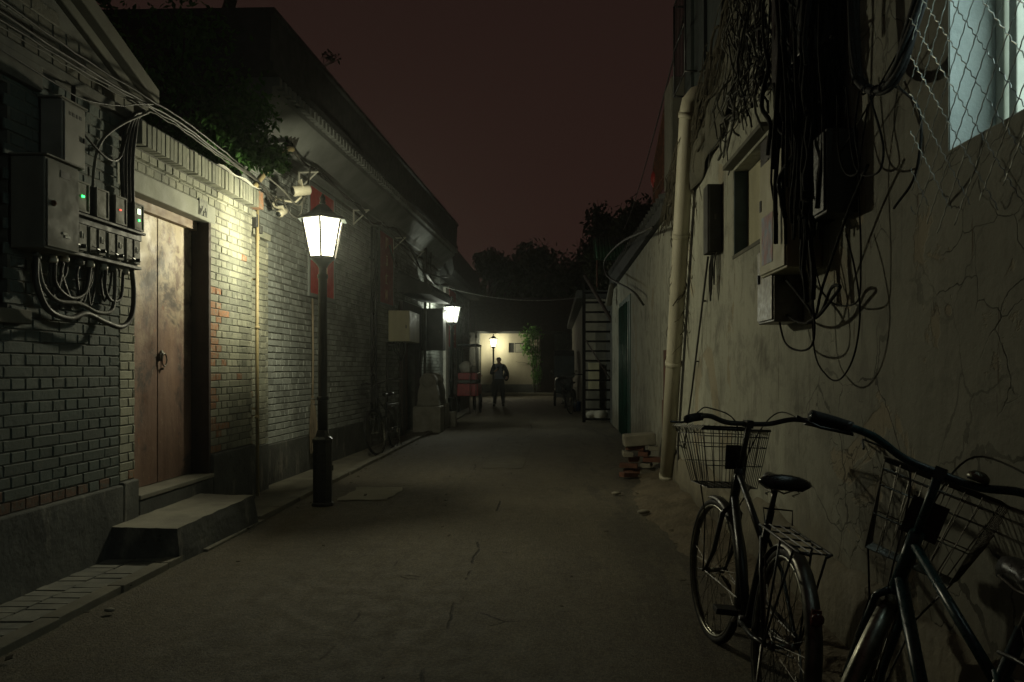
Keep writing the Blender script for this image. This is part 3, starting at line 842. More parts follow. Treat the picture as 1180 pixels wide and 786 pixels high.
# ================================================================== RIGHT: near plastered house
XR = 1.32
rh = thing('plastered_house', 'near house with cracked stained plaster wall behind the bicycles', 'house', (1.6, 4, 0))
mb = MB(); Tk = XR + .30
def rp(y0, y1, z0, z1): mb.bb(XR, Tk, y0, y1, z0, z1)
NW0, NW1, NZ0, NZ1 = 1.55, 2.74, 2.03, 3.3
SW0, SW1, SZ0, SZ1 = 5.08, 6.04, 2.14, 2.76
rp(-4, NW0, 0, 7); rp(NW0, NW1, 0, NZ0); rp(NW0, NW1, NZ1, 7); rp(NW1, SW0, 0, 7)
rp(SW0, 5.6, 0, SZ0); rp(SW0, 5.6, SZ1, 7)
rp(5.6, SW1, 0, SZ0)
mb.prism([(5.6, SZ1), (SW1, SZ1), (SW1, 3.58), (5.6, 3.85)], 'x', XR, Tk)
mb.prism([(SW1, 0), (9.5, 0), (9.5, 3.08), (8.7, 3.14), (7.2, 3.30), (SW1, 3.58)], 'x', XR, Tk)
mb.build('wall', MAT['plaster'], rh)
# low cement fillet along the wall foot
mb = MB(); vs = []; fs = []
for j in range(61):
    Y = 1 + 8.4 * j / 60
    h = .42 + .12 * noise.noise(Vector((Y * .9, 7, 0))) + .04 * noise.noise(Vector((Y * 5, 7, 0)))
    vs += [(XR + .02, Y, -.05), (XR - .055 - .02 * noise.noise(Vector((Y * 3, 0, 0))), Y, -.05), (XR - .035 - .012 * noise.noise(Vector((Y * 4, 4, 0))), Y, h - .03), (XR - .002, Y, h), (XR + .02, Y, h)]
for j in range(60):
    for i in range(4):
        a = j * 5 + i; fs.append((a, a + 1, a + 6, a + 5))
mb.add(vs, fs, True); mb.build('skirting', M('dusty_skirting', (.22, .20, .145), (.13, .12, .09), 2.6, .92, .7, 16, dist=.02), rh)
mb = MB(); mb.bb(Tk + .0, 7, 5.6, 9.5, 0, 3.0)
mb.build('rear_block', MAT['sheet_dark'], rh)
mb = MB(); mb.bb(1.49, 6, 5.62, 9.42, 3.0, 9)
for y in (6.3, 7.15, 8.0, 8.75): mb.bb(1.455, 1.50, y, y + .07, 3.2, 9)
mb.build('upper_storey', MAT['sheet_dark'], rh)
# AC-like window cage at the corner of the upper storey
m = MB(); X0, X1, Y0, Y1, Z0, Z1 = 1.36, 1.485, 8.55, 9.35, 4.42, 5.45
for y in (Y0, Y1): 
    m.tube([(X0, y, Z0), (X0, y, Z1)], .012, 6); m.tube([(X0, y, Z0), (X1, y, Z0)], .012, 6); m.tube([(X0, y, Z1), (X1, y, Z1)], .012, 6)
for z in (Z0, Z1, (Z0 + Z1) / 2): m.tube([(X0, Y0, z), (X0, Y1, z)], .010, 6)
for k in range(7): m.tube([(X0, Y0 + .1 + k * .1, Z0), (X0, Y0 + .1 + k * .1, Z1)], .006, 5)
m.build('window_cage', MAT['blackm'], rh)
# small window
wo = MB(); wo.bb(XR + .20, XR + .22, SW0, SW1, SZ0, SZ1); wi = wo.build('window', MAT['dark_void'], rh)
w = MB(); w.bb(XR + .004, XR + .20, SW1 - .012, SW1 - .001, SZ0 + .001, SZ1 - .001); w.build('jamb', MAT['blue_jamb'], wi)
w = MB(); w.bb(XR + .10, XR + .13, SW0 + .40, SW1 - .014, SZ0 + .01, SZ1 - .01); w.bb(XR + .094, XR + .10, SW0 + .42, SW0 + .45, SZ0 + .01, SZ1 - .01); w.build('shutter', MAT['cabinet_cream'], wi, bevel=.004)
w = MB(); w.bb(XR - .006, XR + .10, SW0 - .02, SW1 + .02, SZ0 - .03, SZ0 - .001); w.build('sill', MAT['verge'], wi, bevel=.004)
w = MB(); w.bb(XR - .07, XR + .10, SW0 - .10, SW1 + .06, SZ1 + .02, SZ1 + .05); w.build('hood', MAT['verge'], wi, bevel=.004)
# near lit window
wn = MB(); wn.bb(XR + .20, XR + .212, NW0, NW1, NZ0, NZ1); wi = wn.build('window', MAT['window_pane_lit'], rh, label='lit window behind the wire mesh')
w = MB()
for y0, y1 in ((NW1 - .055, NW1 - .004), (NW1 - .13, NW1 - .085), (NW0 + .5, NW0 + .55)): w.bb(XR + .155, XR + .198, y0, y1, NZ0 + .004, NZ1)
w.bb(XR + .155, XR + .198, NW0, NW1, NZ0 + .004, NZ0 + .055)
w.build('frame', MAT['frame_white'], wi, bevel=.004)
w = MB(); w.bb(XR + .004, XR + .20, NW1 - .0035, NW1 + .01, NZ0 + .001, NZ1 - .001); w.bb(XR + .002, XR + .15, NW0, NW1 - .004, NZ0 - .01, NZ0 + .0035)
w.build('reveal', MAT['pale_plaster'], wi)

# second right house
sh = thing('low_house', 'plain plastered house with low eaves between drainpipe and green door', 'house', (1.6, 14, 0))
mb = MB(); mb.bb(XR, 6, 9.51, 18.9, 0, 3.1); mb.build('wall', MAT['plaster'], sh)
mb = MB(); mb.prism([(9.45, 3.12), (19.0, 3.16), (19.0, 3.46), (14, 3.40), (9.45, 3.28)], 'x', XR - .06, 6)
for k in range(34): mb.tube([(XR - .09, 9.6 + k * .28, 3.30 + k * .006), (XR + .4, 9.6 + k * .28, 3.46 + k * .006)], .055, 7)
mb.build('eaves', MAT['roof'], sh)
mb = MB(); mb.bb(XR - .02, XR + .02, 14.3, 16.6, 0, 2.62); d = mb.build('door_frame', MAT['green_door'], sh, bevel=.01)
mb = MB(); mb.bb(XR - .03, XR - .02, 14.45, 15.4, 0.02, 2.5); mb.bb(XR - .03, XR - .02, 15.45, 16.45, .02, 2.5)
for y in (14.6, 14.9, 15.2, 15.6, 15.9, 16.2): mb.tube([(XR - .05, y, .05), (XR - .05, y, 2.5)], .018, 6)
mb.build('door', MAT['green_door'], d)
mb = MB(); mb.box((XR + .004, 9.75, 1.15), (.03, .30, .75)); mb.box((XR + .002, 9.9, .72), (.03, .22, .4))
mb.build('exposed_brick', MAT['redbrick'], sh)

# third right block behind the ladder
th = thing('back_shed', 'pale plastered shed face standing behind the iron ladder', 'shed', (1.5, 25, 0))
mb = MB(); mb.bb(.78, 5, 21.6, 38, 0, 3.15); mb.build('wall', MAT['cement_lit'], th)
mb = MB(); mb.bb(.55, 5, 21.3, 38.2, 3.16, 3.35); mb.build('roof', MAT['roof'], th)
mb = MB(); mb.bb(1.05, 1.40, 21.52, 21.6, .2, 2.3); mb.build('door', MAT['cabinet'], th, bevel=.01)
mb = MB(); mb.bb(1.32, 4, 18.95, 21.3, 0, 2.9); mb.build('side_wall', MAT['cement'], th)

# end wall house
eh = thing('end_house', 'low pale house closing the far end of the alley under a lamp', 'house', (-2, 41, 0))
mb = MB(); YE = 39.35
mb.bb(-6, -2.25, YE, YE + .3, .1, 3.05); mb.bb(-2.25, -1.55, YE, YE + .3, .1, 2.08); mb.bb(-2.25, -1.55, YE, YE + .3, 2.55, 3.05); mb.bb(-1.55, -.72, YE, YE + .3, .1, 3.05)
mb.build('wall', M('end_wall_plaster', (.36, .33, .24), (.24, .22, .165), 1.2, .9, .5, 10, streak=.4), eh)
mb = MB(); mb.bb(-6, -.72, YE - .03, YE + .001, .1, .55); mb.build('plinth', MAT['cement'], eh)
mb = MB(); mb.bb(-2.25, -1.55, YE + .1, YE + .14, 2.08, 2.55); wi = mb.build('window', MAT['dark_void'], eh)
mb = MB(); mb.bb(-2.0, -1.96, YE + .03, YE + .07, 2.08, 2.55); mb.bb(-1.93, -1.57, YE + .02, YE + .08, 2.1, 2.5); mb.build('frame', MAT['cement_lit'], wi)
mb = MB(); mb.prism([(YE - .35, 3.0), (YE - .35, 3.1), (YE + 3, 5.0), (YE + 6, 3.1), (YE + 6, 3.0)], 'x', -7, 1.4); mb.build('roof', MAT['roof'], eh)
mb = MB(); mb.bb(-.72, -.05, YE - .1, YE + .3, .1, 3.0); mb.build('corner_pillar', MAT['timber_dark'], eh)
mb = MB(); mb.bb(-6, -3.62, YE - .55, YE - .03, .1, 3.0); mb.build('added_shade_block', MAT['cement'], eh)  # added dark block for the shaded left end of the wall
mb = MB(); mb.bb(-.05, 3, YE + .6, YE + .8, .1, 3.0); mb.bb(.3, 1.1, YE + .3, YE + .6, .15, 2.3); mb.build('dark_porch', MAT['cement'], eh)
# houses behind, only dark roofs
for (x0, x1, y0, zt, lab) in ((-16, -5, 44, 4.6, 'dark tiled roof behind the end house on the left'), (1.2, 14, 47, 5.2, 'dark tiled roof behind the end house on the right')):
    t = thing('background_house', lab, 'house', ((x0 + x1) / 2, y0 + 2, 0))
    m = MB(); m.bb(x0, x1, y0, y0 + 5, 0, 3.2); m.build('wall', MAT['cement'], t)
    m = MB(); m.prism([(y0 - .5, 3.2), (y0 + 2.5, zt), (y0 + 5.5, 3.2)], 'x', x0 - .3, x1 + .3); m.build('roof', MAT['roof'], t)

# ================================================================== STREET LAMPS
def make_lamp(pane):
    t = thing('street_lamp', 'x', 'street lamp', (0, 0, 0), group='black lantern street lamps')
    m = MB()
    m.lathe([(.105, 0), (.105, .03), (.092, .04), (.092, .60), (.098, .61), (.098, .635), (.07, .66), (.052, .72)], n=8, smooth=False, phase=pi / 8)
    m.box((.092, 0, .36), (.012, .02, .05)); m.box((0, -.087, .33), (.09, .006, .36))
    m.build('base', MAT['black'], t, local=True, bevel=.003)
    m = MB(); n = 24; prof = [(.046, .70), (.046, 1.0), (.043, 1.02), (.041, 2.15), (.05, 2.16), (.05, 2.19), (.038, 2.20), (.036, 2.25), (.06, 2.29), (.09, 2.32), (.112, 2.335), (.112, 2.348)]
    m.lathe(prof, n=n)
    m.lathe([(.052, 1.0), (.056, 1.01), (.056, 1.03), (.052, 1.04)], n=16)
    m.build('post', MAT['black'], t, local=True)
    zb, zt, rb, rt = 2.352, 2.715, .118, .198
    def P(k, top, off=0.0, ph=pi / 6):
        a = k * pi / 3 + ph; r = (rt if top else rb) + off
        return Vector((r * cos(a), r * sin(a), zt if top else zb))
    m = MB()
    for k in range(6): m.tube([P(k, 0, .006), P(k, 1, .006)], .0095, 5)
    m.tube([P(k, 0, .004) for k in range(6)], .008, 5, closed=True); m.tube([P(k, 1, .002) for k in range(6)], .008, 5, closed=True)
    m.build('lantern_frame', MAT['iron_black'], t, local=True)
    m = MB()
    for k in range(6):
        a, b, c, d = P(k, 0, -.006), P(k + 1, 0, -.006), P(k + 1, 1, -.006), P(k, 1, -.006)
        m.add([a, b, c, d], [(0, 1, 2, 3)])
    m.build('lantern_glass', pane, t, local=True)
    m = MB()
    m.lathe([(.246, 2.702), (.250, 2.712), (.215, 2.732), (.165, 2.752), (.115, 2.785), (.075, 2.825), (.040, 2.855), (.028, 2.86)], n=6, smooth=False, phase=pi / 6)
    m.lathe([(.14, 2.70), (.14, 2.706)], n=12)
    m.build('lantern_roof', MAT['black'], t, local=True)
    m = MB(); m.lathe([(.020, 2.858), (.032, 2.875), (.020, 2.892), (.030, 2.91), (.022, 2.93), (.006, 2.96)], n=12)
    m.build('finial', MAT['black'], t, local=True)
    return t
LP = [(-2.205, 7.73, 0, 'nearest and largest black lantern street lamp beside the wooden double door', .15),
      (-2.36, 18.6, 0, 'middle black lantern street lamp beside the carved gate stones', .4),
      (-2.93, 38.55, 0, 'farthest small lit street lamp at the end of the alley behind the person', .1)]
lamp = make_lamp(MAT['lamp_pane'])
lamps = []
for i, (x, y, z, lab, rz) in enumerate(LP):
    o = lamp if i == 0 else copy_tree(lamp)
    o.location = (x, y, z); o.rotation_euler = (0, 0, rz); o['label'] = lab; lamps.append(o)
for i, o in enumerate(lamps):
    ld = bpy.data.lights.new('bulb', 'POINT'); ld.energy = LAMP_W * (1.05, .55, .9)[i]; ld.color = LAMP_COL if i != 1 else (.95, 1.0, .82); ld.shadow_soft_size = .05
    lo = bpy.data.objects.new('bulb', ld); link(lo); lo.parent = o; lo.location = (0, 0, 2.50)
# the middle lamp has a cooler, weaker bulb
for ch in lamps[1].children:
    if ch.name.startswith('lantern_glass'):
        ch.data = ch.data.copy(); ch.data.materials[0] = MAT['lamp_pane_cool']

# ================================================================== LEFT WALL: CABINETS, METERS, CABLES
def cabinet(name, label, cat, x0, x1, y0, y1, z0, z1, mat, door_face='x', group=None, extras=None):
    t = thing(name, label, cat, ((x0 + x1) / 2, (y0 + y1) / 2, z0), group=group)
    m = MB(); m.bb(x0, x1, y0, y1, z0, z1); m.build('body', mat, t, bevel=.006)
    m = MB(); s = .012
    if door_face == 'x': m.bb(x1 + .001, x1 + .010, y0 + s, y1 - s, z0 + s, z1 - s)
    elif door_face == '-x': m.bb(x0 - .010, x0 - .001, y0 + s, y1 - s, z0 + s, z1 - s)
    else: m.bb(x0 + s, x1 - s, y0 - .010, y0 - .001, z0 + s, z1 - s)
    d = m.build('door', mat, t, bevel=.004)
    return t, d
t, d = cabinet('electric_cabinet', 'larger lower grey electric cabinet with round lock beside the dark window', 'cabinet', XW + .012, -2.80, 4.47, 4.79, 1.965, 2.47, MAT['cabinet'])
m = MB(); m.lathe([(.017, 0), (.017, .008), (.010, .016), (.004, .018)], (-2.789, 4.53, 2.22), 12, (0, pi / 2, 0)); m.build('lock', MAT['rust'], d)
m = MB(); m.bb(XW + .012, -2.775, 4.45, 4.81, 2.472, 2.482); m.build('rain_cover', MAT['cabinet'], t, bevel=.003)
m = MB(); m.bb(-2.789, -2.7875, 4.60, 4.69, 2.38, 2.42); m.build('faded_marks', MAT['cabinet_dark'], d)
m = MB(); m.bb(-2.789, -2.7865, 4.62, 4.67, 2.06, 2.075); m.bb(-2.789, -2.7865, 4.64, 4.69, 2.045, 2.058); m.build('scratches', MAT['white_paint'], d)
t, d = cabinet('electric_cabinet', 'smaller upper pale electric cabinet above the larger cabinet', 'cabinet', XW + .012, -2.862, 4.73, 4.96, 2.50, 2.87, M('pale_cabinet_paint', (.24, .235, .20), (.17, .165, .14), 5, .6, .12, 40))
m = MB(); m.bb(-2.853, -2.843, 4.925, 4.94, 2.66, 2.69); m.build('lock', MAT['black'], d)
m = MB()
for k in range(4): m.bb(-2.853, -2.8505, 4.785 + k * .035, 4.805 + k * .035, 2.79, 2.812)
m.build('faded_lettering', MAT['cabinet_dark'], d)
m = MB(); m.bb(XW + .01, -2.85, 4.71, 4.975, 2.872, 2.882); m.build('rain_cover', MAT['cabinet'], t, bevel=.002)
# four upper meter boxes
mt_lab = ['first small meter box from the left with green light', 'second small meter box from the left without any light', 'third small meter box from the left with red light', 'fourth small meter box with white and green lights beside the door']
ys = [(4.90, 5.035), (5.115, 5.255), (5.335, 5.475), (5.575, 5.70)]
for k, (a, b) in enumerate(ys):
    t = thing('meter_box', mt_lab[k], 'meter box', (XW + .05, (a + b) / 2, 2.25), group='small meter boxes in the upper row on the left wall')
    m = MB(); m.bb(XW + .012, -2.885, a, b, 2.255, 2.44); m.build('body', MAT['cabinet_dark'], t, bevel=.004)
    m = MB()
    for q in ((a, a + .010, 2.255, 2.44), (b - .010, b, 2.255, 2.44), (a + .010, b - .010, 2.255, 2.266), (a + .010, b - .010, 2.429, 2.44)): m.bb(-2.884, -2.874, *q)
    f = m.build('front_frame', MAT['cabinet'], t)
    m = MB(); m.bb(-2.884, -2.879, a + .011, b - .011, 2.267, 2.428); m.build('window', MAT['meter_glass'], f)
    yc = (a + b) / 2
    if k in (0, 3):
        m = MB(); m.box((-2.876, yc, 2.35 if k == 0 else 2.325), (.006, .024 if k == 0 else .016, .011)); m.build('green_light', MAT['led_green'], t)
    if k == 2:
        m = MB(); m.box((-2.876, yc - .01, 2.35), (.006, .02, .008)); m.build('red_light', MAT['led_red'], t)
    if k == 3:
        m = MB(); m.box((-2.876, yc, 2.385), (.006, .035, .035)); m.build('white_light', MAT['led_white'], t)
mb_ = MB(); mb_.bb(XW + .012, -2.87, 4.86, 5.72, 2.232, 2.248); mb_.bb(XW + .012, -2.90, 4.86, 5.72, 2.19, 2.232)
o = mb_.build('meter_shelf', MAT['cabinet_dark'], bevel=.003); tag(o, 'long dark shelf rail under the upper row of meter boxes', 'shelf')
# lower breaker boxes
lb = ['first lower switch box under the green light', 'second lower switch box from the left', 'third lower switch box under the red light', 'fourth lower switch box nearest the wooden door']
ys2 = [(4.83, 5.01), (5.05, 5.22), (5.26, 5.44), (5.48, 5.655)]
for k, (a, b) in enumerate(ys2):
    t = thing('switch_box', lb[k], 'switch box', (XW + .05, (a + b) / 2, 2.0), group='switch boxes in the lower row on the left wall')
    m = MB(); m.bb(XW + .012, -2.895, a, b, 2.01, 2.185); m.build('body', MAT['cabinet'], t, bevel=.004)
    mid = a + (b - a) * .52
    m = MB(); m.bb(-2.894, -2.882, a + .004, mid - .003, 2.02, 2.18); m.build('cover', MAT['meter_glass'], t, bevel=.002)
    m = MB(); m.bb(-2.894, -2.876, mid + .002, b - .004, 2.02, 2.18); c = m.build('cover', MAT['cabinet'], t, bevel=.002)
    m = MB(); m.box((-2.874, mid + .03, 2.115), (.005, .006, .04)); m.box((-2.874, mid + .05, 2.11), (.005, .004, .03)); m.build('label_plate', MAT['white_paint'], c)
    m = MB(); m.lathe([(.013, 0), (.013, .02), (.006, .024)], (-2.876, mid + .035, 2.045), 10, (0, pi / 2, 0)); m.tube([(-2.87, mid + .03, 2.045), (-2.862, mid - .04, 2.05), (-2.87, a + .01, 2.06)], .0035, 5)
    m.build('lock', MAT['black'], c)
m = MB(); m.bb(XW + .012, -2.875, 4.80, 5.67, 1.985, 2.005); o = m.build('switch_shelf', MAT['cabinet_dark'], bevel=.003); tag(o, 'dark steel tray under the lower row of switch boxes', 'shelf')
# cable glands
gy = []
for k in range(8):
    y = 4.60 + k * .133 + (.02 if k % 2 else 0); gy.append(y)
    m = MB(); zt = 1.962 if y < 4.8 else 1.983
    m.lathe([(.021, 0), (.024, .008), (.024, .022), (.018, .026), (.018, .04)], (-2.925, y, zt - .043), 10)
    o = m.build('cable_gland', MAT['plastic_pale'] if k % 3 else MAT['cabinet'])
    tag(o, 'short round cable gland under the electric boxes on the left wall', 'cable gland', 'cable glands under the electric boxes')
cl = ['thick black cable looping under the larger cabinet and up by the door', 'thick dusty cable hanging in the inner loop under the meters', 'black cable loop hanging between the glands left of the door', 'short thick cable bend below the third lower switch box']
loops = [
    ([(-2.92, 4.585, 1.93), (-2.90, 4.56, 1.78), (-2.90, 4.66, 1.64), (-2.90, 4.86, 1.60), (-2.90, 5.04, 1.64), (-2.90, 5.25, 1.60), (-2.90, 5.45, 1.58), (-2.90, 5.58, 1.66), (-2.91, 5.63, 1.83), (-2.92, 5.62, 1.99)], .017, 'cable'),
    ([(-2.94, 4.63, 1.93), (-2.93, 4.66, 1.78), (-2.92, 4.78, 1.70), (-2.92, 5.0, 1.70), (-2.92, 5.2, 1.66), (-2.92, 5.36, 1.68), (-2.93, 5.42, 1.78), (-2.93, 5.43, 1.95)], .013, 'cable_grey'),
    ([(-2.92, 4.76, 1.93), (-2.94, 4.80, 1.80), (-2.94, 4.95, 1.73), (-2.94, 5.10, 1.78), (-2.93, 5.14, 1.94)], .011, 'cable'),
    ([(-2.92, 5.30, 1.95), (-2.93, 5.31, 1.82), (-2.93, 5.38, 1.75), (-2.93, 5.50, 1.78), (-2.93, 5.53, 1.95)], .011, 'cable')]
for k, (p, r_, mm) in enumerate(loops):
    m = MB(); m.tube(spline(p, 6), r_, 8); o = m.build('hanging_cable', MAT[mm]); tag(o, cl[k], 'cable', 'cables hanging under the electric boxes')
r = random.Random(4); m = MB()
for k in range(9):
    a = r.choice(gy); b = a + r.uniform(.10, .35)
    m.tube(spline([(-2.935, a, 1.93), (-2.95, a + .01, 1.86), (-2.955, (a + b) / 2, r.uniform(1.66, 1.80)), (-2.95, b, 1.86), (-2.94, min(b, 5.6), 1.98)], 5), r.uniform(.004, .009), 6)
o = m.build('thin_cable_bunch', MAT['cable']); tag(o, 'tangle of thin black wires behind the thick loops under the meters', 'cables', kind='stuff')
# risers above the meters
m = MB()
m.tube(spline([(-2.95, 5.20, 2.40), (-2.95, 5.22, 2.60), (-2.95, 5.30, 2.78), (-2.92, 5.48, 2.94), (-2.88, 5.78, 3.12)], 6), .010, 8)
o = m.build('service_cable', MAT['cable_grey']); tag(o, 'pale cable curving from the meters up to the corner of the gable', 'cable')
m = MB()
for k in range(4):
    m.tube(spline([(-2.965 + .008 * k, 5.60 + k * .028, 2.45 - .2 * (k > 0)), (-2.965 + .008 * k, 5.58 + k * .03, 2.7), (-2.955 + .008 * k, 5.60 + k * .028, 2.92), (-2.93, 5.66 + .02 * k, 3.06), (-2.90, 5.75, 3.12)], 5), .015, 7)
o = m.build('black_riser_cables', MAT['cable']); tag(o, 'bunch of black riser cables left of the wooden door head', 'cables', kind='stuff')
m = MB(); m.tube([(-2.965, 4.99, 2.0), (-2.965, 5.0, 2.6), (-2.965, 5.02, 3.04)], .014, 7); m.tube(spline([(-2.96, 4.85, 2.88), (-2.94, 5.0, 2.80), (-2.93, 5.3, 2.68), (-2.94, 5.5, 2.72), (-2.93, 5.58, 2.9)], 5), .008, 6)
o = m.build('wall_conduit', MAT['cable']); tag(o, 'thin black conduit beside the smaller upper cabinet', 'cable')
# overhead bundle along the gable and the parapet
rr = random.Random(12); bl = ['sagging lit strand of the cable bundle over the string course', 'dark upper strand of the cable bundle crossing the gable', 'middle strand of the cable bundle crossing the gable', 'lowest strand of the cable bundle crossing above the cabinets', 'thick strand of the cable bundle resting along the parapet']
for k in range(5):
    z0 = 3.14 + .025 * k - (.22 if k == 3 else 0)
    p = [(-2.94, 1.8, z0 + .05), (-2.93, 3.0, z0 - .01), (-2.93, 4.2, z0 - .03 + .01 * k), (-2.92, 5.1, z0 - .02), (-2.88 + .01 * k, 5.78, 3.13 + .015 * k)]
    if k != 3: p += [(-2.86 + .012 * k, 6.3, 3.13 + .012 * k), (-2.87 + .012 * k, 7.0, 3.11 + .01 * k), (-2.88, 7.6, 3.12 + .008 * k), (-2.90, 8.05, 3.12), (-3.0, 8.7, 3.14 - .03 * k), (-3.03, 9.25, 3.24 - .04 * k)]
    m = MB(); m.tube([Vector(q) + Vector((0, 0, rr.uniform(-.006, .006))) for q in spline(p, 6)], .0045 + .002 * (k % 3), 6)
    o = m.build('overhead_cable', MAT['cable_grey' if k in (0,) else 'cable']); tag(o, bl[k], 'cable', 'cable bundle on the left house fronts')

# thin drain pole at the corner of the low house
m = MB(); m.tube([(-3.0, 8.22, .02), (-3.0, 8.2, 1.6), (-2.985, 8.17, 3.18)], .017, 10)
for z in (.8, 1.7, 2.6): m.lathe([(.024, 0), (.024, .03)], (-2.998, 8.2, z), 10)
m.box((-3.03, 8.21, .9), (.09, .012, .02)); m.box((-3.03, 8.2, 2.2), (.09, .012, .02))
o = m.build('wall_pipe', MAT['pipe_yellow']); tag(o, 'thin yellowed upright pipe at the corner left of the nearest street lamp', 'pipe')
# corner junction boxes
m = MB(); m.box((-3.02, 8.17, 2.78), (.09, .10, .13)); m.box((-3.03, 8.32, 2.72), (.07, .08, .08)); o = m.build('junction_box', MAT['cabinet_dark'], bevel=.006); tag(o, 'dark junction box on the brick corner under the parapet end', 'junction box')

# CCTV cameras
def cctv(lab, base, elbow, head, aim, L, R):
    base, elbow, head = Vector(base), Vector(elbow), Vector(head)
    t = thing('security_camera', lab, 'security camera', base, group='security cameras on the corner above the lamp')
    m = MB(); m.lathe([(.035, 0), (.035, .012), (.02, .02)], base, 12, (0, pi / 2, 0)); m.tube([base, elbow, head], .013, 8); m.build('arm', MAT['plastic_pale'], t)
    a = Vector(aim).normalized(); q = a.to_track_quat('Z', 'Y').to_matrix().to_euler()
    m = MB(); m.lathe([(R * .7, -L * .5), (R, -L * .42), (R, L * .46), (R * .92, L * .5)], head + Vector((0, 0, R + .01)), 16, q); m.box(head + Vector((0, 0, R * 2 + .012)) + a * .01, (R * 1.9, R * 1.9, .006), q.to_matrix().to_euler())
    b = m.build('housing', MAT['plastic_pale'], t)
    m = MB(); m.lathe([(R * .8, 0), (R * .8, .004)], head + Vector((0, 0, R + .01)) + a * (L * .5), 14, q); m.build('lens', MAT['black'], b)
    return t
cctv('larger white bullet camera on an arm left of the lantern', (-3.07, 8.95, 3.16), (-2.86, 8.97, 3.13), (-2.80, 9.0, 3.20), (-.95, -.75, -.28), .20, .058)
cctv('smaller white camera hanging low beside the larger one', (-3.05, 8.80, 3.06), (-2.98, 8.82, 3.03), (-2.95, 8.8, 2.94), (-.4, -1, -.6), .12, .038)
m = MB(); m.box((-2.98, 8.9, 3.22), (.10, .10, .09)); o = m.build('camera_box', MAT['cabinet_dark'], bevel=.01); tag(o, 'black square box behind the security camera arm', 'junction box')
m = MB(); m.tube(spline([(-2.98, 8.88, 3.18), (-2.90, 8.85, 3.02), (-2.84, 8.9, 2.95), (-2.80, 8.98, 3.02), (-2.79, 9.0, 3.16)], 6), .008, 6); m.tube(spline([(-3.0, 8.5, 3.3), (-2.9, 8.7, 3.2), (-2.84, 8.95, 3.10), (-2.78, 9.05, 3.2), (-2.82, 9.4, 3.62)], 6), .011, 6)
o = m.build('camera_cable', MAT['cable_grey']); tag(o, 'looped cables hanging around the security cameras', 'cable')

# white wall brackets with cable run
def bracket(s, z, lab, k):
    m = MB(); w = .020
    a = bp(s, .0, z); 
    m.tube([bp(s, .012, z), bp(s, .012, z - .22)], .013, 4); m.tube([bp(s, .0, z), bp(s, .25, z + .005)], .013, 4); m.tube([bp(s, .02, z - .2), bp(s, .23, z)], .011, 4)
    o = m.build('wall_bracket', MAT['white_paint']); tag(o, lab, 'bracket', 'white triangular brackets under the cornice')
for s, z, lab in ((1.75, 3.70, 'white triangular bracket beside the tree leaves above the lantern'), (4.15, 3.70, 'clear white triangular bracket right of the lantern'), (6.75, 3.70, 'third white bracket from the lantern, above the dim red panel'), (8.5, 3.70, 'fourth white bracket, farthest along the dark wall')): bracket(s, z, lab, 0)
m = MB(); m.tube(spline([bp(-.1, .20, 3.1), bp(.2, .22, 3.35), bp(.75, .22, 3.70), bp(1.0, .20, 3.78)], 6), .030, 8)
o = m.build('bent_pipe', MAT['pipe_yellow']); tag(o, 'short bent pipe rising beside the first bracket among leaves', 'pipe')
m = MB(); pts = [bp(.9, .16, 3.80), bp(1.6, .17, 3.74), bp(3.4, .18, 3.70), bp(4.6, .17, 3.60), bp(5.5, .18, 3.70), bp(6.9, .18, 3.70), bp(8.3, .2, 3.35), bp(9.8, .2, 3.2), BB + Vector((.3, .2, 3.34))]
for k in range(3): m.tube([q + Vector((0.01 * k, 0, .02 * k * sin(i))) for i, q in enumerate(spline(pts, 6))], .011, 6)
for k in range(4): m.tube([bp(1 + .04 * k, .16, 3.80), bp(.9 + .1 * k, .14 + .03 * k, 4.0 + .03 * k)], .02, 5)
o = m.build('cornice_cable', MAT['cable']); tag(o, 'black cable run carried by the white brackets under the cornice', 'cable')

# broom
t = thing('broom', 'old straw broom hanging upside on the wall behind the nearest lamp post', 'broom', (-3.03, 10.2, .25))
m = MB(); m.tube([(-3.03, 10.18, .85), (-3.035, 10.22, 1.5), (-3.06, 10.28, 2.18)], .014, 8); m.build('pole', MAT['bamboo'], t)
m = MB(); r = random.Random(2)
for k in range(110):
    a = r.uniform(0, 2 * pi); q = r.random() ** .5; lo = r.uniform(.24, .34)
    m.tube([(-3.03 + .025 * q * cos(a) * .6, 10.18 + .03 * q * sin(a), .96), (-3.02 + .05 * q * cos(a) * .7, 10.18 + .10 * q * sin(a), .62), (-3.015 + .05 * q * cos(a) * .7, 10.18 + .085 * q * sin(a) + r.uniform(-.02, .02), lo)], [.004, .006, .003], 4)
m.build('bristles', MAT['straw'], t)
m = MB(); 
for z in (.93, .86): m.tube([(-3.03 + .03 * cos(a), 10.18 + .04 * sin(a), z) for a in [2 * pi * i / 12 for i in range(12)]], .006, 5, closed=True)
m.build('binding', MAT['wire'], t)

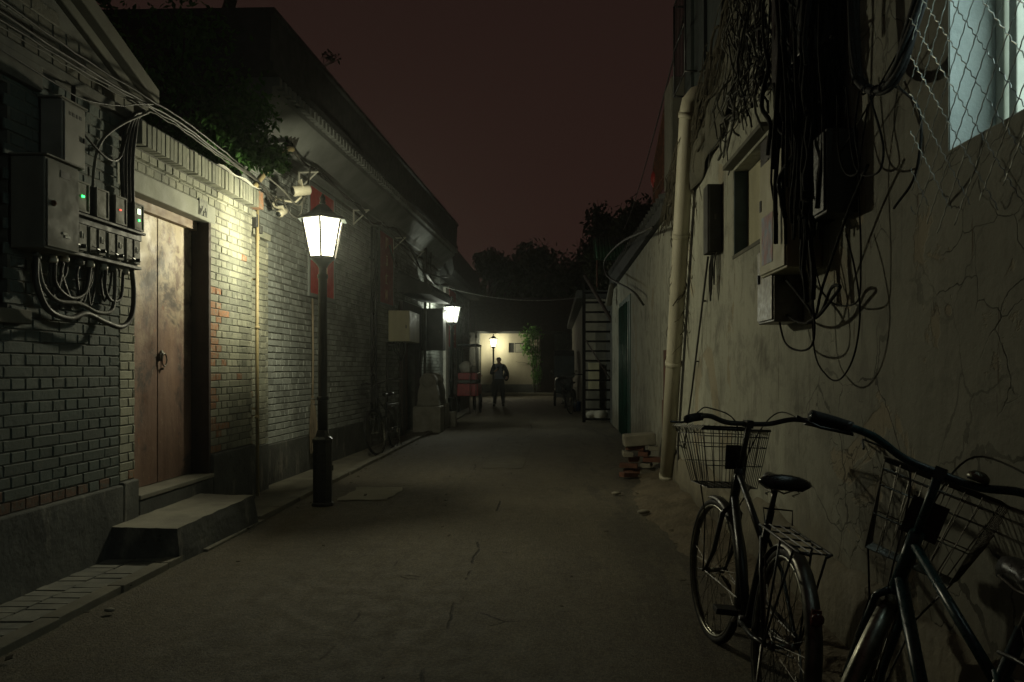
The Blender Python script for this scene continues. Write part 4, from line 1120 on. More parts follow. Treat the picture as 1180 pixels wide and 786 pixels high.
# cream cabinet and the gate items
t, d = cabinet('wall_cabinet', 'cream metal cabinet jutting from the wall before the dark gateway', 'cabinet', -2.98, -2.60, 14.55, 15.6, 1.79, 2.34, MAT['cabinet_cream'], 'y')
m = MB(); m.box((-2.66, 14.535, 2.05), (.02, .012, .06)); m.build('handle', MAT['black'], d)
m = MB()
for k in range(5): m.tube(spline([(-2.93 + .05 * k, 14.8, 1.79), (-2.92 + .05 * k, 14.82, 1.62), (-2.85, 15.0, 1.52 - .02 * k), (-2.93, 15.4, 1.5)], 5), .014, 6)
m.tube([(-2.93, 14.2, 0.5), (-2.93, 14.2, 1.75)], .02, 6); m.tube([(-2.93, 14.2, 1.75), (-2.93, 15.3, 1.75)], .02, 6)
o = m.build('cabinet_cables', MAT['cable']); tag(o, 'dark cables drooping beneath the cream cabinet', 'cables')
t, d = cabinet('gate_box', 'dark tall box hanging from the wall beyond the gate canopy', 'box', -2.88, -2.42, 17.55, 18.0, 1.70, 2.60, MAT['cabinet_dark'], 'y')
m = MB(); m.box((-2.5, 17.53, 2.1), (.02, .012, .06)); m.build('handle', MAT['steel'], d)
for (x, y, lab) in ((-2.97, 13.2, 'left one of two dark upright pipes beside the cream cabinet'), (-2.96, 13.45, 'right one of two dark upright pipes beside the cream cabinet')):
    m = MB(); m.tube([(x, y, .5), (x, y, 3.6)], .022, 7)
    for z in (1.2, 2.2, 3.1): m.box((x - .02, y, z), (.05, .07, .03))
    o = m.build('wall_pipe', MAT['blackm']); tag(o, lab, 'pipe')

def gate_stone(x, y, lab):
    t = thing('gate_stone', lab, 'carved stone', (x, y, 0), group='carved drum stones at the gateway')
    m = MB(); m.box((x, y, .27), (.56, .56, .54)); m.build('pedestal', MAT['stone'], t, bevel=.025)
    m = MB()
    pr = []
    for i in range(0, 17):
        a = -.35 + (pi + .7) * i / 16; pr.append((x + .175 * cos(a), 1.04 + .175 * sin(a)))
    low = [(x - .20, .86), (x - .215, .76), (x - .21, .66), (x - .235, .545), (x + .235, .545), (x + .21, .66), (x + .215, .76), (x + .20, .86)]
    m.prism(pr + low, 'y', y - .13, y + .13)
    d = m.build('drum', MAT['stone'], t, bevel=.02)
    m = MB(); m.lathe([(.115, 0), (.12, .012), (.10, .02), (.05, .022), (.04, .03)], (x, y - .131, 1.04), 20, (pi / 2, 0, 0)); m.box((x, y - .135, .70), (.26, .012, .14)); m.build('carving', MAT['stone'], d)
gate_stone(-2.60, 16.75, 'nearer carved drum stone on a square pedestal by the gateway')
gate_stone(-2.66, 18.05, 'second carved drum stone just behind the nearer one')
m = MB(); m.box((-2.36, 18.6 - .26, .16), (.26, .2, .36)); o = m.build('stone_block', MAT['stone'], bevel=.02); tag(o, 'small pale stone block at the foot of the middle street lamp', 'block')

# ================================================================== BICYCLES
def make_bike(label, frame_mat, basket=True, steer=0.0, group='bicycles parked in the alley', letters=None, mesh_bag=True, grip_mat=None, sweep=1.0):
    t = thing('bicycle', label, 'bicycle', (0, 0, 0), group=group)
    RA, FA, R = Vector((-.50, 0, .335)), Vector((.58, 0, .335)), .335
    H0 = Vector((.385, 0, .70)); H1 = Vector((.33, 0, .85)); ax = (H1 - H0).normalized()
    SM = Matrix.Translation(H0) @ Matrix.Rotation(steer, 4, ax) @ Matrix.Translation(-H0)
    def S(mb):
        mb.v = [(SM @ q.to_4d()).to_3d() if len(q) == 3 else q for q in mb.v]; return mb
    def wheel(c, st):
        m = MB(); n = 44
        ring = lambda r_, w, y: m.tube([(c.x + r_ * cos(a), y, c.z + r_ * sin(a)) for a in [2 * pi * i / n for i in range(n)]], w, 7, closed=True)
        ring(.305, .0085, -.008); ring(.305, .0085, .008)
        m.lathe([(.017, -.045), (.017, -.03), (.011, -.025), (.011, .025), (.017, .03), (.017, .045)], c, 12, (pi / 2, 0, 0)); m.tube([(c.x, -.065, c.z), (c.x, .065, c.z)], .006, 6)
        if st: S(m)
        w = m.build('wheel', MAT['chrome'], t, local=True)
        m = MB(); m.tube([(c.x + .322 * cos(a), 0, c.z + .322 * sin(a)) for a in [2 * pi * i / n for i in range(n)]], .0185, 9, closed=True)
        if st: S(m)
        m.build('tyre', MAT['rubber'], w, local=True)
        m = MB()
        for k in range(32):
            a = 2 * pi * k / 32; b = a + (.5 if k % 4 < 2 else -.5); y = .028 if k % 2 else -.028
            m.tube([(c.x + .016 * cos(b), y, c.z + .016 * sin(b)), (c.x + .302 * cos(a), 0, c.z + .302 * sin(a))], .0013, 4, cap=False)
        if st: S(m)
        m.build('spokes', MAT['steel'], w, local=True)
        return w
    wheel(RA, False); wheel(FA, True)
    m = MB(); BBk = Vector((-.05, 0, .28)); ST = Vector((-.215, 0, .76)); SC_ = Vector((-.165, 0, .62))
    m.tube([BBk, ST], .0150, 10); m.tube([H1 + Vector((.005, 0, -.02)), SC_], .0135, 10); m.tube([H0 + Vector((-.003, 0, .03)), BBk], .0185, 12)
    m.tube([H0 - ax * .01, H1 + ax * .012], .021, 12)
    for sy in (-1, 1):
        m.tube([BBk + Vector((0, sy * .03, 0)), Vector((-.3, sy * .048, .30)), RA + Vector((0, sy * .058, 0))], .009, 8)
        m.tube([SC_ + Vector((0, sy * .012, .03)), Vector((-.3, sy * .04, .55)), RA + Vector((0, sy * .058, 0))], .0075, 8)
    m.lathe([(.024, -.036), (.024, .036)], BBk, 14, (pi / 2, 0, 0))
    fr = m.build('frame', frame_mat, t, local=True)
    if letters:
        m = MB(); d = (BBk - H0).normalized(); up = Vector((0, 1, 0)); nrm = d.cross(up).normalized()
        if nrm.z < 0: nrm = -nrm
        for i, gph in enumerate(letters):
            cpos = H0 + d * (.10 + i * .042)
            for (a0, b0, a1, b1) in gph:
                p0 = cpos + d * (a0 * .030) + up * ((b0 - .5) * .022) + nrm * .0186; p1 = cpos + d * (a1 * .030) + up * ((b1 - .5) * .022) + nrm * .0186
                m.tube([p0, p1], .0022, 4)
        m.build('lettering', MAT['white_paint'], fr, local=True)
    # fork + steering
    m = MB()
    cr = H0 - ax * .03
    for sy in (-1, 1):
        m.tube([cr + Vector((0, sy * .015, 0)), cr + Vector((.01, sy * .042, -.03)), Vector((.485, sy * .045, .45)), FA + Vector((0, sy * .05, 0))], [.012, .012, .011, .007], 8)
    m.tube([cr, cr + ax * .03], .016, 8)
    S(m).build('fork', frame_mat, t, local=True)
    m = MB(); st = H1 + ax * (.20 if letters else .225)
    m.tube([H1, st], .0125, 10)
    bars = spline([st + Vector((-.15 * sweep, .335, .02)), st + Vector((-.085 * sweep, .27, .028)), st + Vector((-.02, .19, .030)), st + Vector((.02, .10, .004)), st + Vector((.028, 0, 0)), st + Vector((.02, -.10, .004)), st + Vector((-.02, -.19, .030)), st + Vector((-.085 * sweep, -.27, .028)), st + Vector((-.15 * sweep, -.335, .02))], 6)
    m.tube(bars, .0115, 10); m.box(st + Vector((.012, 0, 0)), (.05, .03, .035))
    hb = S(m).build('handlebar', MAT['blackm'] if not letters else MAT['teal_frame'], t, local=True)
    for sg in (0, 1):
        m = MB(); seg = bars[:8] if sg == 0 else bars[-8:]
        m.tube(seg, .0175, 10)
        S(m).build('grip', grip_mat or MAT['rubber'], hb, local=True)
        m = MB(); s_ = 1 if sg == 0 else -1; e = seg[7] if sg == 0 else seg[0]
        m.tube([e, e + Vector((.035, -.02 * s_, -.015)), Vector(e) + Vector((.03, .07 * s_, -.03)), Vector(e) + Vector((-.02, .13 * s_, -.025))], .005, 6)
        m.lathe([(.018, 0), (.018, .016)], e, 10, (pi / 2, 0, 0))
        S(m).build('brake_lever', MAT['blackm'], hb, local=True)
    m = MB(); m.tube(spline([bars[8], st + Vector((.13, .16, .05)), st + Vector((.13, .02, -.02)), H0 + Vector((.03, .01, .02)), H0 + Vector((.04, .01, -.08))], 7), .0032, 5)
    m.tube(spline([bars[-9], st + Vector((.14, -.16, .06)), st + Vector((.11, -.05, -.10)), H0 + Vector((.0, -.02, .0)), BBk + Vector((.1, -.02, .1))], 7), .0032, 5)
    m.build('brake_cable', MAT['cable'], hb, local=True)
    if letters:
        m = MB(); m.lathe([(.026, 0), (.03, .008), (.028, .018), (.016, .027), (.003, .03)], st + Vector((.01, -.09, .016)), 14)
        S(m).build('bell', MAT['chrome'], hb, local=True)
    # fenders
    def fender(c, a0, a1, st, mat):
        m = MB(); n = 26; vs = []; fs = []
        for i in range(n + 1):
            a = a0 + (a1 - a0) * i / n
            for (dy, dr) in ((-.027, -.008), (-.014, .002), (0, .005), (.014, .002), (.027, -.008)):
                rr_ = .352 + dr; vs.append((c.x + rr_ * cos(a), dy, c.z + rr_ * sin(a)))
            for (dy, dr) in ((.026, -.010), (0, .003), (-.026, -.010)):
                rr_ = .352 + dr; vs.append((c.x + rr_ * cos(a), dy, c.z + rr_ * sin(a)))
        for i in range(n):
            for k in range(8):
                l = (k + 1) % 8; fs.append((i * 8 + k, i * 8 + l, (i + 1) * 8 + l, (i + 1) * 8 + k))
        m.add(vs, fs, True)
        for sy in (-1, 1):
            a = a0 + (a1 - a0) * (.12 if not st else .88); m.tube([c + Vector((0, sy * .055, 0)), c + Vector((.352 * cos(a), sy * .024, .352 * sin(a)))], .0024, 5)
        if st: S(m)
        return m.build('mudguard', mat, t, local=True)
    fender(FA, radians(78), radians(200), True, MAT['chrome'] if letters else MAT['blackm'])
    fender(RA, radians(30), radians(205), False, MAT['steel'] if not letters else MAT['chrome'])
    # saddle
    m = MB(); vs = []; fs = []
    secs = [(.14, .018, .0), (.10, .026, .006), (.04, .034, .006), (-.02, .055, .002), (-.07, .088, .012), (-.11, .100, .022), (-.135, .085, .018)]
    for (x, w, z) in secs:
        for k in range(10):
            a = pi * k / 9; vs.append((-.245 + x, w * cos(a), .862 + z + .034 * sin(a)))
        vs.append((-.245 + x, -w * .7, .845 + z)); vs.append((-.245 + x, w * .7, .845 + z))
    for i in range(len(secs) - 1):
        for k in range(12):
            l = (k + 1) % 12; fs.append((i * 12 + k, i * 12 + l, (i + 1) * 12 + l, (i + 1) * 12 + k))
    fs.append(tuple(range(12))); fs.append(tuple(range((len(secs) - 1) * 12, len(secs) * 12)))
    m.add(vs, fs, True); sd = m.build('saddle', MAT['saddle'], t, local=True)
    m = MB(); m.tube([ST, ST + (ST - BBk).normalized() * .085], .011, 8)
    for sy in (-.022, .022): m.tube([(-.13, sy, .852), (-.20, sy, .838), (-.28, sy, .838), (-.34, sy * 2, .862)], .0035, 5)
    for sy in (-.05, .05): m.tube([(-.335 + .012 * cos(a), sy + .012 * sin(a), .835 + .004 * a) for a in [i * .7 for i in range(9)]], .002, 4)
    m.build('seat_post', MAT['steel'], sd, local=True)
    # rack
    m = MB()
    for sy in (-.055, .055): m.tube([(-.20, sy * .6, .70), (-.30, sy, .715), (-.74, sy, .715), (-.78, sy * .5, .715)], .005, 6)
    for sy in (-.02, .02): m.tube([(-.28, sy, .718), (-.76, sy, .718)], .0035, 5)
    for x in (-.30, -.42, -.54, -.66, -.75): m.tube([(x, -.055, .716), (x, .055, .716)], .0035, 5)
    for sy in (-.062, .062): m.tube([(-.55, sy * .9, .712), (-.50, sy, .335)], .0045, 6); m.tube([(-.70, sy * .9, .712), (-.50, sy, .335)], .0045, 6)
    m.tube([(-.33, -.05, .73), (-.30, -.055, .78), (-.30, .055, .78), (-.33, .05, .73)], .0035, 5)
    m.build('rear_rack', MAT['blackm'], t, local=True)
    m = MB(); m.lathe([(.020, 0), (.020, .012), (.014, .016)], (-.822, 0, .53), 14, (0, -pi / 2, 0)); m.box((-.812, 0, .53), (.012, .03, .05)); m.build('rear_reflector', MAT['redlens'], t, local=True)
    # crank
    m = MB(); m.tube([(BBk.x + .085 * cos(a), -.048, BBk.z + .085 * sin(a)) for a in [2 * pi * i / 24 for i in range(24)]], .004, 5, closed=True)
    for k in range(5): a = 2 * pi * k / 5; m.tube([(BBk.x, -.048, BBk.z), (BBk.x + .084 * cos(a), -.048, BBk.z + .084 * sin(a))], .005, 5)
    ca = -.5; c1 = BBk + Vector((.165 * cos(ca), -.075, .165 * sin(ca))); c2 = BBk + Vector((-.165 * cos(ca), .075, -.165 * sin(ca)))
    m.tube([BBk + Vector((0, -.06, 0)), c1], .008, 7); m.tube([BBk + Vector((0, .06, 0)), c2], .008, 7)
    cr_ = m.build('crank', MAT['steel'], t, local=True)
    for (c, s_) in ((c1, -1), (c2, 1)):
        m = MB(); m.box(c + Vector((0, s_ * .055, 0)), (.075, .085, .022)); m.build('pedal', MAT['rubber'], cr_, local=True, bevel=.004)
    m = MB()
    for zz, r_ in ((1, .083), (-1, .083)): m.tube([BBk + Vector((0, -.048, zz * r_)), RA + Vector((0, -.048, zz * .035))], .0035, 5)
    m.prism([(-.53, .375), (-.05, .385), (.04, .33), (.05, .27), (.02, .32), (-.06, .365), (-.53, .36)], 'y', -.064, -.060)
    m.build('chain', MAT['blackm'], t, local=True)
    m = MB()
    for sy in (-1, 1): m.tube([(-.50, sy * .065, .335), (-.55, sy * .085, .14), (-.60, sy * .10, .012)], .006, 6)
    m.tube([(-.60, -.10, .012), (-.60, .10, .012)], .006, 6); m.build('stand', MAT['steel'], t, local=True)
    if basket:
        m = MB()
        x0, x1, zt, zb = .39, .66, 1.025, .755
        def bpnt(u, v, side, top):
            pass
        top = [Vector((x0, .16, zt)), Vector((x0, -.16, zt)), Vector((x1 + .02, -.20, zt - .01)), Vector((x1 + .02, .20, zt - .01))]
        bot = [Vector((x0 + .02, .12, zb)), Vector((x0 + .02, -.12, zb)), Vector((x1 - .05, -.13, zb)), Vector((x1 - .05, .13, zb))]
        m.tube(top, .006, 6, closed=True)
        for f_ in (.3, .62, 1.0):
            m.tube([a.lerp(b, f_) for a, b in zip(top, bot)], .0022, 4, closed=True)
        m.tube([a.lerp(b, .12) for a, b in zip(top, bot)], .0022, 4, closed=True)
        for e in range(4):
            a0, a1, b0, b1 = top[e], top[(e + 1) % 4], bot[e], bot[(e + 1) % 4]
            nn = 9 if e != 0 else 7
            for k in range(nn + 1):
                f_ = k / nn; m.tube([a0.lerp(a1, f_), b0.lerp(b1, f_)], .0019, 4, cap=False)
        for k in range(1, 7):
            f_ = k / 7; m.tube([bot[0].lerp(bot[3], f_), bot[1].lerp(bot[2], f_)], .0018, 4); m.tube([bot[0].lerp(bot[1], f_), bot[3].lerp(bot[2], f_)], .0018, 4)
        bk = S(m).build('basket', MAT['blackm'] if not letters else MAT['steel'], t, local=True)
        m = MB(); m.box((x0 - .004, 0, .90), (.006, .10, .11))
        for k in range(3): m.box((x0 - .009, -.03 + .03 * k, .90), (.005, .008, .09))
        m.tube([H1 + ax * .05, Vector((x0, .0, .90))], .007, 6)
        for sy in (-1, 1): m.tube([FA + Vector((0, sy * .058, 0)), Vector((.56, sy * .07, .60)), bot[0].lerp(bot[3], .4) * 1.0 if sy > 0 else bot[1].lerp(bot[2], .4)], .0035, 5)
        S(m).build('basket_bracket', MAT['black'], bk, local=True)
        if mesh_bag:
            m = MB(); r = random.Random(1)
            for k in range(15):
                f_ = k / 14
                for (A, B) in ((top[1], top[2]), (top[0], top[3]), (top[2], top[3])):
                    p = A.lerp(B, f_); m.tube([p + Vector((.0, .0, .012)), p + Vector((.012, .012, -.004)), p + Vector((.02, .0, -.022))], .003, 4)
            S(m).build('rim_lacing', MAT['plastic_pale'], bk, local=True)
    return t
b1 = make_bike('black city bicycle with wire basket, fully seen, leaning at the plaster wall', MAT['black'], steer=radians(9))
b1.location = (.745, 3.34, 0); b1.rotation_euler = (radians(6), 0, radians(90.5))
# lettering strokes on the down tube, read from the photograph as faint pale capitals
L = {'S': [(0, 1, 0, 0), (0, 0, .5, 0), (.5, 0, .5, 1), (.5, 1, 1, 1), (1, 1, 1, 0)], 'O': [(0, 0, 0, 1), (0, 1, 1, 1), (1, 1, 1, 0), (1, 0, 0, 0)], 'U': [(0, 0, 1, 0), (1, 0, 1, 1), (1, 1, 0, 1)],
     'A': [(1, 0, 0, .5), (0, .5, 1, 1), (.55, .2, .55, .8)], 'K': [(0, 0, 1, 0), (0, 1, .5, 0), (.5, 0, 1, 1)], '8': [(0, 0, 0, 1), (0, 1, 1, 1), (1, 1, 1, 0), (1, 0, 0, 0), (.5, 0, .5, 1)]}
b2 = make_bike('nearest teal bicycle with chrome mudguard and wire basket at lower right', MAT['teal_frame'], steer=radians(-33), letters=[L['S'], L['O'], L['U'], L['K'], L['A'], L['U'], L['8']], mesh_bag=False, sweep=1.15)
b2.location = (.86, 1.96, -.006); b2.rotation_euler = (radians(10.5), 0, radians(90.5))
b3 = make_bike('small dark bicycle facing the camera against the left wall beyond the broom', MAT['black'], steer=radians(-12), mesh_bag=False)
b3.location = (-2.60, 12.62, .02); b3.rotation_euler = (radians(5), 0, radians(268))
b4 = copy_tree(b3); b4.location = (.52, 23.9, .01); b4.rotation_euler = (radians(4), 0, radians(262)); b4['label'] = 'dim bicycle leaning behind the iron ladder on the right'
b5 = copy_tree(b3); b5.location = (.36, 26.2, .01); b5.rotation_euler = (radians(6), 0, radians(275)); b5['label'] = 'dim bicycle just beyond the one behind the ladder'

# ================================================================== RIGHT WALL FITTINGS
# big leaning drainpipe
P0 = at(768, 559, X=XR - .10); P0.z = .03; P1 = at(793, 128, X=XR - .11)
m = MB(); pts = [P0, P0.lerp(P1, .5), P1, P1 + Vector((.01, -.03, .07)), P1 + Vector((.06, -.05, .13)), P1 + Vector((.14, -.06, .155)), P1 + Vector((.34, -.07, .16))]
m.tube(pts, .078, 18)
for f in (.02, .36, .70, .985): 
    q = P0.lerp(P1, f); d = (P1 - P0).normalized(); m.tube([q, q + d * .05], .087, 18)
dp = m.build('drainpipe', MAT['pvc']); tag(dp, 'fat pale drainpipe standing against the right wall by the rubble', 'drainpipe')
m = MB(); r = random.Random(9)
for k in range(26):
    f = r.uniform(.30, .98); q = P0.lerp(P1, f); a = r.uniform(0, 6)
    pts = []
    for i in range(8):
        pts.append(q + Vector((.09 * cos(a + i * .5), .09 * sin(a + i * .5), .05 * i - .1 + r.uniform(-.02, .02))))
    m.tube(pts, r.uniform(.002, .006), 5)
for k in range(14):
    q = P0.lerp(P1, r.uniform(.5, .95)) + Vector((.06, -.06, 0)); m.tube(spline([q, q + Vector((.03, -.1 * r.random(), -.2)), q + Vector((.05, r.uniform(-.2, .1), -.5 * r.random() - .1))], 4), .003, 5)
o = m.build('dead_creeper', MAT['vinewood']); tag(o, 'dry creeper stems twined round the fat drainpipe', 'creeper', kind='stuff')
m = MB(); A = at(781, 556, X=XR - .03); A.z = .05; B = Vector((XR - .03, A.y - .02, .50)); m.tube([A, B], .012, 8); m.tube([B, B + Vector((0, -.42, .02)), B + Vector((0, -.44, .06)), at(797, 452, X=XR - .03), at(816, 296, X=XR - .04)], .009, 8)
for f in (.25, .7): q = at(797, 452, X=XR - .03).lerp(at(816, 296, X=XR - .04), f); m.box(q + Vector((.012, 0, 0)), (.03, .05, .012))
o = m.build('wall_conduit', MAT['cable']); tag(o, 'thin dark conduit running from the flat wall box down to the drainpipe foot', 'conduit')
t, d = cabinet('flat_wall_box', 'narrow dark box on the right wall between drainpipe and small window', 'box', XR - .12, XR - .002, 6.44, 6.62, 2.22, 2.76, MAT['cabinet_dark'], 'y')
m = MB(); m.box((XR - .06, 6.425, 2.5), (.014, .01, .04)); m.build('lock', MAT['steel'], d)
m = MB(); r = random.Random(5)
for k in range(8):
    y = 6.42 + r.uniform(0, .2); dz = r.uniform(.12, .36); m.tube(spline([(XR - .05, y, 2.23), (XR - .07, y + .02, 2.2 - dz * .5), (XR - .06, y + .05, 2.2 - dz), (XR - .05, y + .09, 2.2 - dz * .4), (XR - .04, y + .1, 2.23)], 4), .006, 5)
o = m.build('box_wires', MAT['cable']); tag(o, 'short loops of wire dangling under the narrow dark box', 'wires', kind='stuff')

# poster box and steel box
t, d = cabinet('poster_box', 'pale electric box with faded blue poster under the cable tangle', 'electric box', XR - .18, XR - .002, 4.02, 4.52, 1.80, 2.42, MAT['cabinet_cream'], '-x')
m = MB(); m.bb(XR - .1925, XR - .1905, 4.24, 4.46, 1.86, 2.12); m.build('poster', MAT['poster'], d)
m = MB(); m.bb(XR - .196, XR - .190, 4.47, 4.50, 2.16, 2.22); m.build('lock', MAT['black'], d)
t, d = cabinet('steel_box', 'bare metal box below the poster box on the right wall', 'electric box', XR - .16, XR - .002, 4.33, 4.66, 1.55, 1.97, MAT['steel'], '-x')
m = MB(); m.box((XR - .175, 4.6, 1.80), (.012, .02, .05)); m.build('lock', MAT['black'], d)
t, d = cabinet('junction_cabinet', 'big black junction cabinet high on the right wall above the hanging cables', 'cabinet', XR - .20, XR - .002, 3.70, 4.20, 2.72, 3.45, MAT['black'], '-x')  # black stands for its unlit faces, shade put into the colour
m = MB(); m.box((XR - .275, 4.2, 3.0), (.012, .02, .08)); m.build('handle', MAT['black'], d)
for (y0, y1, z0, z1, xx, lab) in ((3.55, 3.72, 1.98, 2.35, .14, 'dark square box at the right side of the hanging cables'), (4.4, 4.75, 2.42, 2.62, .12, 'dark splice box under the black junction cabinet')):
    t, d = cabinet('splice_box', lab, 'box', XR - xx, XR - .002, y0, y1, z0, z1, MAT['black'], '-x')
    m = MB(); m.box((XR - xx - .012, (y0 + y1) / 2, z0 + .05), (.008, .05, .012)); m.build('latch', MAT['black'], d)
# hanging cable tangle
m = MB(); m.bb(XR - .12, XR - .002, 3.80, 4.15, 2.0, 2.72); m.bb(XR - .12, XR - .002, 3.86, 4.3, 3.46, 6.0)  # black slabs added as backing to make the cable mass solid
for k in range(14): m.tube([(XR - .14, 3.83 + .02 * k, 2.02), (XR - .14, 3.83 + .02 * k, 2.70)], .014, 6)
o = m.build('cable_backing', MAT['tangle']); tag(o, 'black backing added behind the hanging cables above and below the junction cabinet', 'backing')
m = MB(); r = random.Random(17)
def wander(x, y, z0, z1, amp, n=12, rad=.006, drift=0.0):
    pts = []
    for i in range(n + 1):
        f = i / n
        pts.append(Vector((min(XR - .012, x + amp * .35 * noise.noise(Vector((f * 3, y * 9, x * 7)))), y + drift * f + amp * noise.noise(Vector((y * 13, f * 4.6, z0))), z0 + (z1 - z0) * f)))
    m.tube(pts, rad, 6)
for k in range(125):
    y = r.gauss(3.88, .11); 
    wander(r.uniform(1.06, 1.28), y, r.uniform(2.7, 4.6), r.choice([r.uniform(2.4, 3.0), r.uniform(1.9, 2.4)]), r.uniform(.06, .22), 20, r.choice([.004, .006, .008, .012]), r.uniform(-.2, .1))
for k in range(22):
    y = r.uniform(4.5, 5.5); wander(r.uniform(1.16, 1.29), y, r.uniform(3.2, 4.6), r.uniform(2.8, 3.2), .3, 14, r.choice([.004, .006, .009]), r.uniform(-.5, .2))
for k in range(17):
    y = 3.87 + r.uniform(-.12, .1); wander(r.uniform(1.12, 1.24), y, r.uniform(3.0, 4.2), r.uniform(1.95, 2.6), .14, 14, r.uniform(.018, .034), r.uniform(-.05, .05))
for k in range(5):
    y = r.uniform(3.78, 3.98); wander(1.2, y, 2.3, 1.62, .06, 8, .012, 0)
o = m.build('cable_tangle', MAT['tangle']); tag(o, 'dense black mass of cables hanging down the right wall', 'cables', kind='stuff')
m = MB()
for k in range(34):
    y = r.uniform(4.6, 5.7); wander(r.uniform(1.20, 1.30), y, 3.1 + r.uniform(.0, 1.3), 2.75 + r.uniform(0, .5), .35, 10, r.uniform(.004, .009), r.uniform(-.1, .9))
o = m.build('dusty_wires', MAT['cable_grey']); tag(o, 'dusty grey wires and stems left of the black cable mass', 'wires', kind='stuff')
# dry vines draped along the sloping wall top
m = MB(); r = random.Random(23)
for k in range(120):
    a = r.random(); y0 = 5.4 + 3.6 * a; ztop = 3.9 - .18 * (y0 - 5.6) + r.uniform(-.1, .25)
    L_ = r.uniform(.3, 1.3); pts = []
    for i in range(9):
        f = i / 8; pts.append(Vector((min(XR - .01, 1.25 + .05 * noise.noise(Vector((k, f * 2, 0)))), y0 + L_ * f * .8 + .1 * noise.noise(Vector((f * 3, k * 2.1, 1))), ztop - L_ * f * .42 + .12 * noise.noise(Vector((k * 1.7, 5, f * 3))))))
    m.tube(pts, r.choice([.003, .005, .008, .012]), 5)
for k in range(160):
    y0 = r.uniform(5.5, 8.8); z0 = 3.85 - .2 * (y0 - 5.6) + r.uniform(-.35, .12); d = Vector((r.uniform(-.04, .02), r.uniform(-.2, .2), r.uniform(-.2, .12)))
    p = Vector((1.24, y0, z0)); m.tube([p, p + d * .5 + Vector((0, 0, .02)), p + d], .002, 4)
o = m.build('dead_vines', MAT['vinewood']); tag(o, 'dry leafless vines draped over the sloping wall top beside the drainpipe', 'vines', kind='stuff')
# dusty cloth sheet draped under the vines
m = MB(); vs = []; fs = []
NY, NZ = 26, 10
for j in range(NY + 1):
    f = j / NY; Y = 5.45 + 3.5 * f
    top = 3.83 - .62 * f ** .8 + .02 * sin(f * 20) + (.55 * math.exp(-f * 9))
    bot = top - (.62 - .30 * f)
    for i in range(NZ + 1):
        g_ = i / NZ; z = top + (bot - top) * g_
        x = 1.29 - .045 * sin(pi * g_) * (.5 + .5 * noise.noise(Vector((Y * 2, z * 2, 0)))) - .02 * sin(Y * 9 + z * 5)
        vs.append((x, Y, z + .04 * noise.noise(Vector((Y * 3, 0, g_ * 2)))))
for j in range(NY):
    for i in range(NZ):
        a = j * (NZ + 1) + i; fs.append((a, a + 1, a + NZ + 2, a + NZ + 1))
m.add(vs, fs, True); o = m.build('dust_sheet', M('dusty_sheet', (.12, .115, .085), (.07, .068, .052), 5, .95, .8, 14, dist=.02)); s_ = o.modifiers.new('thick', 'SOLIDIFY'); s_.thickness = .008
tag(o, 'dusty brown sheet draped over the sloping wall top above the small window', 'sheet')
# thick hose loop
hp = [at(984, -60, X=1.2), at(984, 30, X=1.2), at(988, 84, X=1.2), at(1000, 102, X=1.2), at(1018, 103, X=1.2), at(1034, 82, X=1.2), at(1048, 40, X=1.19), at(1062, -10, X=1.18), at(1072, -60, X=1.2)]
m = MB(); sp_ = spline(hp, 7)
for k in range(5):
    a = 2 * pi * k / 5; m.tube([q + Vector((.014 * cos(a + i * .12), .014 * sin(a + i * .12), .012 * sin(a + i * .12))) for i, q in enumerate(sp_)], .011, 8)
for k in (16, 22, 26, 30): 
    q = sp_[k]; m.tube([q + Vector((.03 * cos(a), .03 * sin(a), .012 * sin(2 * a))) for a in [2 * pi * i / 12 for i in range(12)]], .004, 5, closed=True)
o = m.build('cable_loop', MAT['rubber']); tag(o, 'thick black cable bundle hanging in a wide loop at upper right', 'cable')
# thin cable loops
LO = [
    ([(955, 60), (930, 200), (945, 330), (985, 350), (992, 300), (990, 200), (1000, 120)], .004, 'long thin wire swinging low at the right of the tangle'),
    ([(880, 325), (905, 362), (935, 371), (948, 330), (975, 250), (1000, 190)], .007, 'black wire looping from the metal box towards the mesh'),
    ([(882, 326), (900, 318), (930, 352), (940, 366), (962, 340), (968, 330), (958, 332), (946, 360), (930, 372)], .008, 'black cable knotted across the metal box'),
    ([(896, 360), (905, 395), (925, 404), (938, 390), (936, 340), (930, 300)], .0055, 'small drooping wire loop under the metal box'),
    ([(935, 300), (938, 400), (952, 432), (968, 437), (984, 410), (991, 360), (985, 310), (975, 270)], .004, 'lowest and largest drooping wire loop on the right wall'),
    ([(975, 100), (985, 190), (1010, 200), (1018, 170), (1005, 120), (1000, 105)], .0045, 'thin wire hanging under the thick cable loop'),
    ([(965, 110), (966, 170), (975, 200), (990, 195), (985, 150), (990, 105)], .0045, 'second thin wire hanging under the thick cable loop'),
    ([(1035, 100), (1060, 130), (1055, 200), (1030, 240)], .005, 'bent dark wire between the thick loop and the mesh'),
    ([(1035, 60), (990, 140), (960, 190)], .004, 'straight thin wire slanting left from the thick cable loop')]
for k, (pp, rad, lab) in enumerate(LO):
    m = MB(); m.tube(spline([at(px, py, X=1.24 - .012 * (k % 4)) for px, py in pp], 7), rad, 6); o = m.build('loose_wire', MAT['tangle']); tag(o, lab, 'wire', 'loose wires on the right wall')
